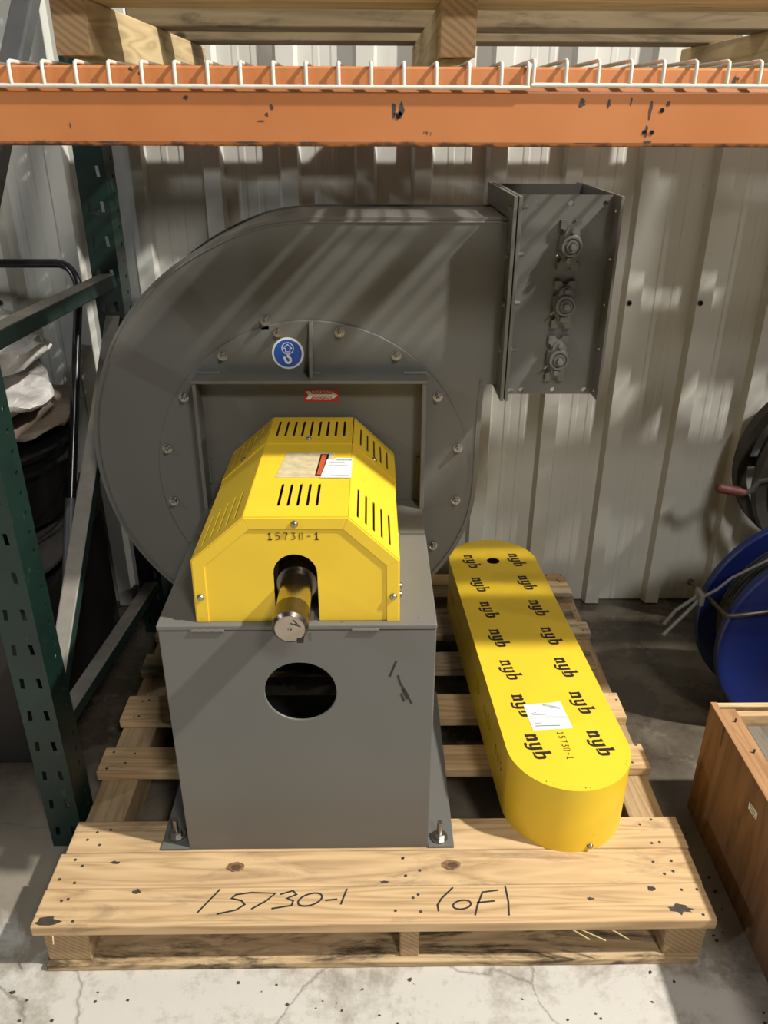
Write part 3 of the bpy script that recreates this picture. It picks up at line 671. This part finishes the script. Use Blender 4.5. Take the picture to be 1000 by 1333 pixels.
# ================================================================== BELT GUARD
GA, GB, GR, GZ = Vector((.391,1.239)), Vector((.3435,1.986)), .1245, .285
gd = empty('belt_guard', (.367, 1.61, PT), 'long yellow round-ended belt guard with black nyb lettering, lying on the pallet', 'belt guard')
u2 = (GA-GB); GL = u2.length; u2.normalize(); v2 = Vector((-u2.y, u2.x))       # u towards the aisle, v to the right
if v2.x < 0: v2 = -v2
U, V = Vector((u2.x,u2.y,0)), Vector((v2.x,v2.y,0)); GO = Vector((GB.x,GB.y,0))
# letters as simple outlines: x = reading direction, y = letter up
LET = [
 [(0,0),(.32,0),(.32,.12),(.25,.12),(.25,.62),(.36,.72),(.46,.70),(.46,.12),(.40,.12),(.40,0),(.72,0),(.72,.14),(.66,.12),(.66,.80),(.56,.96),(.42,.97),(.25,.84),(.25,.97),(.02,.93),(0,.82),(.06,.80),(.06,.12),(0,.12)],
 [(.84,.84),(.90,.97),(1.12,.97),(1.12,.24),(1.20,.15),(1.34,.18),(1.34,.84),(1.28,.84),(1.30,.97),(1.56,.97),(1.56,.02),(1.50,-.18),(1.36,-.36),(1.06,-.42),(.84,-.34),(.86,-.20),(1.02,-.17),(1.12,-.26),(1.26,-.24),(1.34,-.08),(1.34,.06),(1.18,-.01),(1.00,.02),(.92,.16),(.92,.84)],
 [(1.70,1.50),(1.98,1.56),(1.98,.88),(2.16,.98),(2.34,.96),(2.44,.80),(2.44,.24),(2.32,.04),(2.12,0),(1.78,.02),(1.78,.10),(2.10,.14),(2.22,.26),(2.22,.74),(2.14,.82),(2.00,.72),(1.98,.60),(1.98,.22),(1.78,.22),(1.78,1.38),(1.70,1.38)],
]
LS = .0295
holes = [circle(0, 0, .0155, 24)]
holes[0] = circle(.0, .0, .018, 24)
ob = [(-GR*math.sin(t), GR*math.cos(t)) for t in [PI*i/28 for i in range(29)]] + [(GL+GR*math.sin(t), -GR*math.cos(t)) for t in [PI*i/28 for i in range(29)]]
lgm = MB()
def fatten(p, d):
    n = len(p); ar = sum(p[i][0]*p[(i+1)%n][1]-p[(i+1)%n][0]*p[i][1] for i in range(n)); sgn = 1 if ar > 0 else -1; out = []
    for i in range(n):
        a, b, c = Vector(p[i-1]), Vector(p[i]), Vector(p[(i+1)%n]); e0, e1 = (b-a).normalized(), (c-b).normalized()
        n0, n1 = Vector((e0.y,-e0.x))*sgn, Vector((e1.y,-e1.x))*sgn; m_ = n0+n1; m_ = m_.normalized() if m_.length > .2 else n0
        out.append(tuple(b+m_*(d/max(.6, m_.dot(n0)))))
    return out
for L_ in [fatten(L0, .016) for L0 in LET]:
    lgm.prism([((x-1.22)*LS, (y-.5)*LS*.80+(x-1.22)*.0022) for x, y in L_], [], .0004, (0,0,0), (1,0,0), (0,1,0))
lgme = lgm.mesh('letters', M['stencil'])
gtop = part('top_sheet', MB().prism(ob, holes, .002, GO+Vector((0,0,GZ-.002)), U, V), M['yellow'], gd, label='yellow top sheet with two columns of nyb lettering')
for col in (-.0645, .0645):
    for i in range(7):
        p = GO+U*(.1247*i)+V*col; inst('letters', lgme, gtop, (p.x, p.y, GZ+.0001), (0, 0, math.atan2(u2.y, u2.x)))
for sgn in (-1, 1):
    hl = []
    for i in range(1, 7):
        for L_ in LET: hl.append([((i-.45)*.1247+(x-1.22)*LS, .085+(y-.5)*LS*.8) for x, y in L_])
    if sgn < 0: part('side_sheet', MB().prism([(0,0),(GL,0),(GL,GZ-.002-PT),(0,GZ-.002-PT)], hl, .002, GO-V*(GR-.002)+Vector((0,0,PT)), U, (0,0,1)), M['yellow'], gd)
    else: part('side_sheet', MB().prism([(0,0),(GL,0),(GL,GZ-.002-PT),(0,GZ-.002-PT)], [], .002, GO+V*GR+Vector((0,0,PT)), U, (0,0,1)), M['yellow'], gd)
for e in (0, 1):
    mb = MB(); n_ = 28; vs = []
    for i in range(n_+1):
        t = PI*i/n_
        for rr_ in (GR, GR-.002):
            for z_ in (PT, GZ-.002):
                p = GO + (U*(-rr_*math.sin(t))+V*(rr_*math.cos(t)) if e == 0 else U*(GL+rr_*math.sin(t))-V*(rr_*math.cos(t))); vs.append((p.x, p.y, z_))
    fs = []
    for i in range(n_):
        a, b = i*4, i*4+4; fs += [(a, a+1, b+1, b), (a+2, b+2, b+3, a+3), (a, b, b+2, a+2), (a+1, a+3, b+3, b+1)]
    part('rounded_end', mb.add(vs, fs), M['yellow'], gd, smooth=True)
sgp = GO+U*(GL+GR*math.sin(1.75))-V*(GR*math.cos(1.75)); 
gs = part('slot', MB().prism(rrect(-.012,.004,-.003,.003,.0028,3), [], .0008, Vector((sgp.x-.004,sgp.y+.0003,PT+.014)), (1,0,0), (0,0,1)), M['black'], gd)
inst('screw', scwm, gd, (sgp.x+.004, sgp.y-.001, PT+.014))
pp_ = part('packing_slip', MB().prism([(.323,1.362),(.380,1.367),(.405,1.372),(.4135,1.287),(.330,1.281)], [], .0005, (0,0,GZ+.0002), X3, Y3), M['paper'], gd, label='white packing slip stuck on the guard')
pr_ = MB(); pz = (0,0,GZ+.0007)
for i in range(24):
    t = i/23; x_ = .364+.034*t; y_ = 1.358-.012*t; pr_.prism([(x_,y_),(x_+rnd.choice([.0005,.0009]),y_),(x_+.0012,y_+.007),(x_+.0006,y_+.007)], [], .0002, pz, X3, Y3)
for x0, x1, y_, w_ in ((.337,.352,1.340,.0014),(.337,.346,1.334,.0014),(.337,.366,1.328,.0013),(.330,.408,1.322,.0005),(.330,.410,1.317,.0005),(.338,.352,1.302,.0016),(.338,.388,1.294,.0024)): pr_.stroke([(x0,y_),(x1,y_+.0015)], w_, pz, X3, Y3, .0002)
part('print', pr_, M['print'], pp_)
nb = MB(); number(nb, '15730-1', .0125, .0118, .0016, Vector((.378,1.276,GZ+.0002)), U, V)
part('stencil_number', nb, M['stencil'], gd, label='stencilled 15730-1')
dots = MB()
for a_ in (-.62, -.50, .02, .10, 1.02, 1.10):
    p = GO+U*(GL+(GR-.008)*math.cos(a_))+V*((GR-.008)*math.sin(a_)); dots.cyl((p.x,p.y,GZ), (p.x,p.y,GZ+.0003), .0013, 8)
part('punch_marks', dots, M['stencil'], gd)

# ================================================================== RACK
RXL, RXR = -.692, -.624
rack = empty('rack_upright_frame', (-.658, 1.70, 0), 'dark green slotted rack upright frame with diagonal braces beside the fan', 'rack frame')
def post(y0, dr, zt=2.9):
    """dr=+1: slotted face towards the aisle at y0, flanges run back"""
    slots = []; rnds = []; z = .045
    while z < zt-.05:
        for xo, sl in ((-.017, -1), (.016, 1)):
            w = .0042; xc = (RXL+RXR)/2+xo; slots.append([(xc-w+sl*.0009, z-.012), (xc+w+sl*.0009, z-.012), (xc+w-sl*.0009, z+.012), (xc-w-sl*.0009, z+.012)])
        z += .0785
    z = .03
    while z < zt-.03: rnds.append(circle(.052, z, .0052, 10)); z += .0393
    f_ = part('post', MB().prism([(RXL,0),(RXR,0),(RXR,zt),(RXL,zt)], slots, .003, (0, y0+.003 if dr > 0 else y0, 0), (1,0,0), (0,0,1)), M['green'], rack)
    a, b = (y0+.003, y0+.078) if dr > 0 else (y0-.078, y0)
    def loop(l): return [(a+p[0], p[1]) for p in l] if dr > 0 else [(b-p[0], p[1]) for p in l]
    part('post_flange', MB().prism([(a,0),(b,0),(b,zt),(a,zt)], [loop(r_) for r_ in rnds], .003, (RXR-.003,0,0), (0,1,0), (0,0,1)), M['green'], f_)
    part('post_flange', MB().prism([(a,0),(b,0),(b,zt),(a,zt)], [], .003, (RXL,0,0), (0,1,0), (0,0,1)), M['green'], f_)
    return f_
pf = post(1.25, 1); pb = post(2.052, 1)
part('foot_plate', MB().box(RXL+.004, RXR-.004, 1.254, 1.326, 0, .006), M['green'], pf)
part('foot_plate', MB().box(RXL+.004, RXR-.004, 2.056, 2.128, 0, .006), M['green'], pb)
part('brace', MB().bar((-.655,1.33,1.075), (-.655,2.06,1.05), .040, .034), M['brace'], rack, .004)
part('brace', MB().bar((-.655,1.31,.325), (-.655,2.10,.985), .038, .030), M['brace'], rack, .004)
part('brace', MB().bar((-.655,1.30,.275), (-.655,2.06,.165), .038, .030), M['brace'], rack, .004)
part('brace', MB().bar((-.655,1.33,1.16), (-.655,2.06,1.85), .040, .034), M['brace_dark'], rack, .004)
# beam
BY = 1.222
bp = [(0,.006),(.004,.0),(.045,.0),(.045,.098),(.008,.098),(.005,.095),(.003,.074),(.0,.0665)]
bm_ = MB().prism([(y, z) for y, z in bp], [], 2.52, (-.622, 0, 0), (0,1,0), (0,0,1))
for v_ in bm_.v: v_.y += BY; v_.z += 1.3815
beam = top('rack_beam', bm_, M['orange'], (0, BY+.022, 1.3815), 'long orange steel rack beam with chipped paint above the fan', 'beam', None, .0025)
hm = MB().cyl((0,.0003,0),(0,-.0008,0), .0030, 12).mesh('bolt_hole', M['black'])
for x_, z_ in ((.037,1.419), (.398,1.428), (.3775,1.401), (.388,1.4005)): inst('bolt_hole', hm, beam, (x_, BY, z_))
M['chip'] = paint('bare steel where paint chipped', (.075,.062,.056), .5, .3, .3, 90)
rc = random.Random(11)
def chip(x_, z_, w, h, n=11):
    pts = [(w*math.cos(2*PI*k/n)*rc.uniform(.45,1.15), h*math.sin(2*PI*k/n)*rc.uniform(.45,1.15)) for k in range(n)]
    part('paint_chip', MB().prism(pts, [], .0004, (x_, BY+.0001, z_), (1,0,0), (0,0,1)), M['chip'], beam)
for x_, z_, w, h in ((.031,1.427,.004,.010), (.042,1.427,.005,.011), (.037,1.421,.006,.005), (.287,1.437,.006,.006), (.324,1.437,.003,.007), (.354,1.438,.002,.006), (.382,1.430,.003,.016), (.380,1.402,.003,.008),
                     (.384,1.388,.006,.003), (.405,1.436,.003,.004), (-.135,1.430,.003,.004), (-.142,1.421,.003,.003), (-.15,1.413,.006,.0015), (-.17,1.3865,.018,.0014), (-.088,1.386,.013,.0016), (-.36,1.386,.02,.0012), (-.25,1.441,.004,.003), (.30,1.3862,.03,.0012), (-.41,1.407,.0008,.004)):
    chip(x_, z_, w, h)
b2 = MB().box(-.622, 1.9, 2.075, 2.13, 1.3815, 1.479)
for v_ in []: pass
top('rack_beam', b2, M['orange'], (0, 2.10, 1.3815), 'rear orange rack beam against the wall sheet under the wire decks', 'beam', None, .0025)
# wire decks
chm = MB().box(-.020,.020,-.385,.385,-.001,.0085).mesh('support_channel', M['wire'])
def deck(x0, x1, xs, drop_z, topz, label, chans):
    d = empty('wire_deck', ((x0+x1)/2, 1.66, topz), label, 'wire deck', 'wire decks on the orange beams')
    wr_ = .0026
    pts = [(0, 2.11, 0), (0, BY+.012, 0), (0, BY+.003, 0), (0, BY-.0025, -.0015), (0, BY-.0042, -.006), (0, BY-.0042, drop_z-topz)]
    wme = smooth_mesh(MB().tube(pts, wr_, 8), 'deck_wire', M['wire'], 60)
    for x_ in xs: inst('wire', wme, d, (x_, 0, topz))
    cme = smooth_mesh(MB().tube([(x0,0,0),((x0+x1)/2,0,0),(x1,0,0)], .0029, 8), 'cross_wire', M['wire'], 60)
    inst('front_wire', cme, d, (0, BY-.0046, drop_z))
    for x_ in chans: inst('support_channel', chm, d, (x_, 1.66, topz-.0175))
    for y_ in (1.36, 1.51, 1.66, 1.81, 1.96, 2.09): inst('cross_wire', cme, d, (0, y_, topz-.0055))
    return d
xs1 = [-.478+.0435*k for k in range(-2, 16)] + [.2105]
deck(-.60, .2135, xs1, 1.4545, 1.4835, 'cream wire deck on the orange beams, left of the overlap seam', (-.52, -.22, .155))
deck(.2155, 1.95, [.2175+.0435*k for k in range(40)], 1.4575, 1.4870, 'cream wire deck on the orange beams, right of the overlap seam', (.365, .85, 1.35, 1.82))

# ================================================================== UPPER PALLET
up = empty('wooden_pallet', (.1, 1.7, 1.4915), 'pale wooden pallet standing on the wire decks above the orange beam', 'pallet')
TZ = 1.4915
for x0, x1 in ((-.425,-.378), (.094,.143), (.715,.765)):
    rn = board('runner', x0, x1, 1.255, 2.12, TZ, TZ+.068, M['wood_pale_y'], up)
    c_ = MB().box(-(x1-x0)/2+.001, (x1-x0)/2-.001, -.0006, .0006, -.033, .033)
    inst('sawn_end', c_.mesh('sawn_end', M['endgrain']), rn, ((x0+x1)/2, 1.2547, TZ+.034))
TD = TZ+.068
for y0, y1 in ((1.225,1.385), (1.655,1.75), (1.95,2.06)):
    board('deck_board', -.43, .77, y0, y1, TD, TD+.032, M['wood_pale'] if y0 < 1.3 else M['wood_shaded'], up)

# unseen pallet added on the decks to shade the wall and guard
shade_pallet = empty('wooden_pallet', (1.4, 1.7, 1.4915), 'second wooden pallet, unseen, added on the wire decks above the spool to shade the wall and guard', 'pallet')
for x0, x1 in ((.90,.945), (1.36,1.405), (1.81,1.855)): board('runner', x0, x1, 1.24, 2.12, TZ+.004, TZ+.072, M['wood_pale_y'], shade_pallet)
for y0, y1 in ((1.225,1.33), (1.36,1.47), (1.50,1.60), (1.625,1.735), (1.79,1.89), (1.915,2.01), (2.03,2.12)): board('deck_board', .88, 1.87, y0, y1, TD+.004, TD+.030, M['wood_old'], shade_pallet)

# ================================================================== CRATE
cr = empty('wooden_crate', (1.02, .98, 0), 'open red-brown plywood crate with grey timber inside, standing beside the pallet', 'crate')
part('side_panel', MB().box(.720,.732,.60,1.346,0,.300), M['ply'], cr, .0015)
part('side_panel', MB().box(.733,1.34,1.334,1.346,0,.298), M['ply'], cr, .0015)
part('side_panel', MB().box(1.341,1.353,.60,1.346,0,.300), M['ply'], cr, .0015)
part('side_panel', MB().box(.733,1.34,.60,.612,0,.298), M['ply'], cr, .0015)
part('bottom_panel', MB().box(.733,1.34,.613,1.333,.004,.016), M['ply'], cr)
part('cleat', MB().box(.7325,.768,.613,1.333,.262,.296), M['crate_y'], cr, .002)
part('cleat', MB().box(.769,1.34,1.316,1.333,.245,.290), M['wood_x'], cr, .002)
part('raw_edge', MB().box(.7195,.7325,.60,1.3465,.2995,.3015), M['crate_y'], cr)
part('raw_edge', MB().box(.7335,1.34,1.3338,1.3462,.2978,.2996), M['wood_pale'], cr)
part('price_sticker', MB().prism([(1.088,.235),(1.121,.231),(1.123,.246),(1.090,.251)], [], -.0006, (.7198,0,0), (0,1,0), (0,0,1)), M['paper'], cr)
st = MB()
for y0, z0 in ((1.117,.2425),(1.113,.2365)):
    for k in range(5): st.prism([(y0-.0045*k,z0),(y0-.0045*k-.003,z0),(y0-.0045*k-.003,z0+.0025),(y0-.0045*k,z0+.0025)], [], -.0003, (.7191,0,0), (0,1,0), (0,0,1))
part('sticker_print', st, M['print'], cr)
part('split', MB().prism([(1.268,.30),(1.276,.30),(1.2685,.245)], [], -.0006, (.7198,0,0), (0,1,0), (0,0,1)), M['bin'], cr)
for (x_, y_) in ((.75,1.29), (.75,1.20), (.752,1.08)): part('nail', MB().cyl((x_,y_,.296),(x_+.001,y_,.305),.002,8), M['rubber'], cr)
for x0, x1, y0, y1, z1, lab in ((.785,.93,1.16,1.312,.268,'weathered grey timber block in the crate, in its corner by the yellow guard'), (.945,1.10,1.10,1.305,.255,'weathered grey timber block in the crate, beside the corner block'), (.79,1.06,.66,1.02,.20,'wide low weathered timber block at the aisle end of the crate')):
    top('timber_block', MB().box(x0,x1,y0,y1,.0165,z1), M['grey_wood'], ((x0+x1)/2,(y0+y1)/2,.0165), lab, 'timber', 'timbers in the crate', .004)

# ================================================================== CABLE SPOOL
QX, QZ, QR = 1.111, .277, .277
spl = empty('cable_spool', (QX, 1.66, 0), 'blue plastic cable spool wound with black cable, standing behind the crate', 'cable spool')
def flange(y0, dr):
    pr = [(0,.045),(0,.150),(.004,.160),(.004,QR-.03),(0,QR-.018),(0,QR-.004),(.004,QR),(.020,QR),(.024,QR-.004),(.024,.045),(0,.045)]
    return MB().lathe([(h*dr, r_) for h, r_ in pr], (QX, y0, QZ), (0,1,0), 72)
part('flange', flange(1.585, 1), M['blue'], spl, smooth=True); part('flange', flange(1.745, -1), M['blue'], spl, smooth=True)
part('hub', MB().lathe([(1.60,.045),(1.58,.045),(1.58,.035),(1.75,.035),(1.75,.045),(1.73,.045)], (QX,0,QZ), (0,1,0), 40), M['blue'], spl, smooth=True)
hp = []
for j in range(9): 
    for k in range(6): t = PI*k/5; hp.append((1.612+.0132*j+.0066*(1-math.cos(t)), .222+.0062*math.sin(t)))
part('wound_cable', MB().lathe(hp, (QX,0,QZ), (0,1,0), 72), M['cable'], spl, smooth=True)
# rod with bent end and nylon ties
top('steel_rod', MB().tube([(.818,1.765,.346),(.823,1.745,.348),(.830,1.66,.358),(.829,1.582,.370),(.833,1.570,.372),(.842,1.5665,.373),(.92,1.566,.386),(1.10,1.566,.40),(1.30,1.566,.41)], .0052, 10).lathe([(-.003,0),(-.003,.0085),(.003,.0085),(.003,0)], (.818,1.765,.346), (.1,-1,.05), 12), M['rodm'], (.83,1.66,.35), 'bent steel rod tied across the blue cable spool', 'rod', None, 0, True)
tie = empty('cable_tie', (.815,1.68,.35), 'grey nylon cable tie with loose tails around the rod on the spool', 'cable tie')
part('tie_head', MB().box(.806,.818,1.665,1.705,.335,.368), M['tie'], tie, .003)
part('tail', MB().tube([(.808,1.69,.350),(.785,1.675,.345),(.75,1.665,.325),(.722,1.655,.290)], .0045, 8), M['tie'], tie, smooth=True)
part('tail', MB().tube([(.808,1.68,.345),(.785,1.66,.335),(.75,1.64,.312),(.710,1.62,.283)], .0048, 8), M['tie'], tie, smooth=True)
part('strap', MB().tube([(.812,1.675,.355),(.842,1.665,.385),(.870,1.662,.420),(.95,1.662,.470),(1.05,1.662,.505)], .0036, 8), M['tie'], tie, smooth=True)

# ================================================================== HOSE REEL
hr = empty('hose_reel', (1.32, 2.08, 0), 'old dark hose reel with a red crank grip against the wall', 'hose reel')
RX_, RZ_, RR_ = 1.315, .53, .265
for y_ in (2.00, 2.13):
    part('wheel_rim', MB().lathe([(-.018,RR_),(-.018,RR_-.028),(.018,RR_-.028),(.018,RR_),(-.018,RR_)], (RX_,y_,RZ_), (0,1,0), 64), M['rubber'], hr, smooth=True)
hp = []
for j in range(4):
    for k in range(6): t = PI*k/5; hp.append((2.02+.024*j+.014*(1-math.cos(t)), .205+.013*math.sin(t)))
part('wound_hose', MB().lathe(hp, (RX_,0,RZ_), (0,1,0), 48), M['cable'], hr, smooth=True)
part('axle', MB().cyl((RX_,1.97,RZ_), (RX_,2.165,RZ_), .02, 16), M['rodm'], hr)
for y_ in (2.00, 2.13):
    part('spokes', MB().bar((RX_-.24,y_,RZ_), (RX_+.24,y_,RZ_), .012, .03).bar((RX_,y_,RZ_-.24), (RX_,y_,RZ_+.24), .012, .03, (1,0,0)), M['rodm'], hr)
part('stand', MB().bar((RX_-.16,2.165,0), (RX_,2.165,RZ_), .02, .03, (1,0,0)).bar((RX_+.16,2.165,0), (RX_,2.165,RZ_), .02, .03, (1,0,0)).bar((RX_-.16,1.985,0), (RX_,1.985,RZ_), .02, .03, (1,0,0)).bar((RX_+.16,1.985,0), (RX_,1.985,RZ_), .02, .03, (1,0,0)), M['rodm'], hr)
ck = part('crank', MB().tube([(RX_,1.965,RZ_),(1.10,1.955,.56),(1.035,1.952,.545),(1.022,1.950,.520),(1.005,1.950,.512)], .008, 10), M['rodm'], hr, smooth=True)
part('grip', MB().tube([(.925,1.950,.528),(.930,1.950,.527),(.985,1.950,.516),(1.003,1.950,.512)], [.009,.0135,.0135,.010], 12), M['redgrip'], ck, smooth=True)

# ================================================================== LEFT BAY GOODS
cart = empty('push_cart', (-1.15, 1.80, 0), 'dark platform cart with a black tubular handle behind the rack upright', 'cart')
part('cart_body', MB().box(-1.60,-.775,1.50,2.08,.0,.40), M['bin'], cart, .006)
hx = -.722
hpts = [(-1.30,1.635,.44),(-1.30,2.045,1.10)]
arc_ = [(-1.265+.035*0,2.08,1.165)]
def hline(t): return Vector((0, 1.635+.43*t, .40+.69*t))
pts = [(hx,)+tuple(hline(0))[1:], (hx,)+tuple(hline(.9))[1:]]
for i in range(1, 8):
    a = PI/2*i/7; e = hline(.9+.1*math.sin(a)); pts.append((hx-.055*(1-math.cos(a)), e.y, e.z))
e = hline(1.0); pts += [(-1.15, e.y, e.z), (-1.45, e.y, e.z)]
part('handle', MB().tube(pts, .0105, 14), M['tub'], cart, smooth=True)
part('handle_sleeve', MB().tube([(hx,)+tuple(hline(-.0))[1:], (hx,)+tuple(hline(.28))[1:]], .0155, 14), M['brace_dark'], cart, smooth=True)
def pillow(cx_, cy_, cz_, lx, ly, lz, seed, rot=0, n=34, p=3.2, amp=.02, drape=0):
    mb = MB(); vs = []; fs = []
    m_ = n//2
    for j in range(m_+1):
        ph = -PI/2+PI*j/m_
        for i in range(n):
            th = 2*PI*i/n
            def sg(v, e): return math.copysign(abs(v)**e, v)
            x = sg(math.cos(ph), .9)*sg(math.cos(th), .55); y = sg(math.cos(ph), .9)*sg(math.sin(th), .55); z = sg(math.sin(ph), 1.0)
            q = Vector((x*2.1, y*2.1, z*1.6+seed*7)); k = noise.noise(q)*amp + noise.noise(q*2.7)*amp*.5
            P = Vector((x*lx*(1+k*1.5), y*ly*(1+k*1.5), z*lz*(1-.35*(x*x+y*y)**2*.5)+k*.9))
            P.z -= drape*max(0, x)**2
            P.z = max(P.z, -lz*.86)
            c_, s_ = math.cos(rot), math.sin(rot)
            vs.append((cx_+P.x*c_-P.y*s_, cy_+P.x*s_+P.y*c_, cz_+P.z))
    for j in range(m_):
        for i in range(n): fs.append((j*n+i, j*n+(i+1) % n, (j+1)*n+(i+1) % n, (j+1)*n+i))
    return mb.add(vs, fs)
for k, (zc, rt_) in enumerate(((.450, .05),)):
    top('grey_sack', pillow(-1.06, 1.80, zc,   .30, .26, .058, 3+k, rt_), M['sackgrey'], (-1.06,1.80,.40), 'grey filled sack on the dark cart under the black tub', 'sack', None, 0, True)
TX, TY = -1.035, 1.865
tub = empty('black_tub', (TX, TY, .522), 'shiny black round tub under the white sacks in the left bay', 'tub')
part('tub_body', MB().lathe([(.522,0),(.522,.255),(.53,.262),(.655,.272),(.660,.284),(.668,.288),(.676,.284),(.680,.276),(.690,.276),(.700,.290),(.712,.293),(.718,.288),(.718,.0)], (TX,TY,0), (0,0,1), 72), M['tub'], tub, smooth=True)
part('wire_bail', MB().tube([(TX+.29*math.cos(a), TY+.29*math.sin(a), .60-.09*math.sin((a+1.5)/1.6*PI)) for a in [-1.5+1.6*i/16 for i in range(17)]], .0025, 6), M['rodm'], tub)
sk0 = top('paper_sack', pillow(-.955, 1.93, .748, .20, .20, .030, 9, .1), M['kraft'], (-.975,1.90,.72), 'brown paper sack lying flat on the black tub beneath white sacks', 'sack', 'sacks on the tub', 0, True)
sk1 = top('plastic_sack', pillow(-1.045, 1.80, .826, .285, .20, .042, 21, .50, 44, amp=.035), M['sack'], (-1.02,1.82,.785), 'crumpled white plastic sack in the middle of the pile on the tub', 'sack', 'sacks on the tub', 0, True)
sk2 = empty('plastic_sack', (-1.0, 1.86, .88), 'crumpled white plastic sack with brown print on top of the pile', 'sack', 'sacks on the tub')
sb = part('sack_body', pillow(-1.045, 1.82, .942, .29, .21, .056, 33, .45, 44, amp=.04, drape=.01), M['sack'], sk2, smooth=True)

# ================================================================== FLOOR DEBRIS
db = MB(); rd = random.Random(21)
for k in range(70):
    x_ = rd.uniform(-.75, .78); y_ = rd.uniform(.80, .955) if k < 50 else rd.uniform(1.0, 1.3)
    if k >= 50: x_ = rd.uniform(.645, .70)
    r_ = rd.uniform(.0012, .0042); n = 6
    db.prism([(r_*math.cos(2*PI*i/n)*rd.uniform(.5,1.4), r_*math.sin(2*PI*i/n)*rd.uniform(.4,1.1)) for i in range(n)], [], rd.uniform(.0008,.002), (x_, y_, .0002), X3, Y3)
o = bpy.data.objects.new('floor_debris', db.mesh('floor_debris', M['tar'])); C.objects.link(o)
o['kind'] = 'stuff'; o['label'] = 'dark crumbs of bark and dirt scattered on the floor by the pallet'; o['category'] = 'debris'
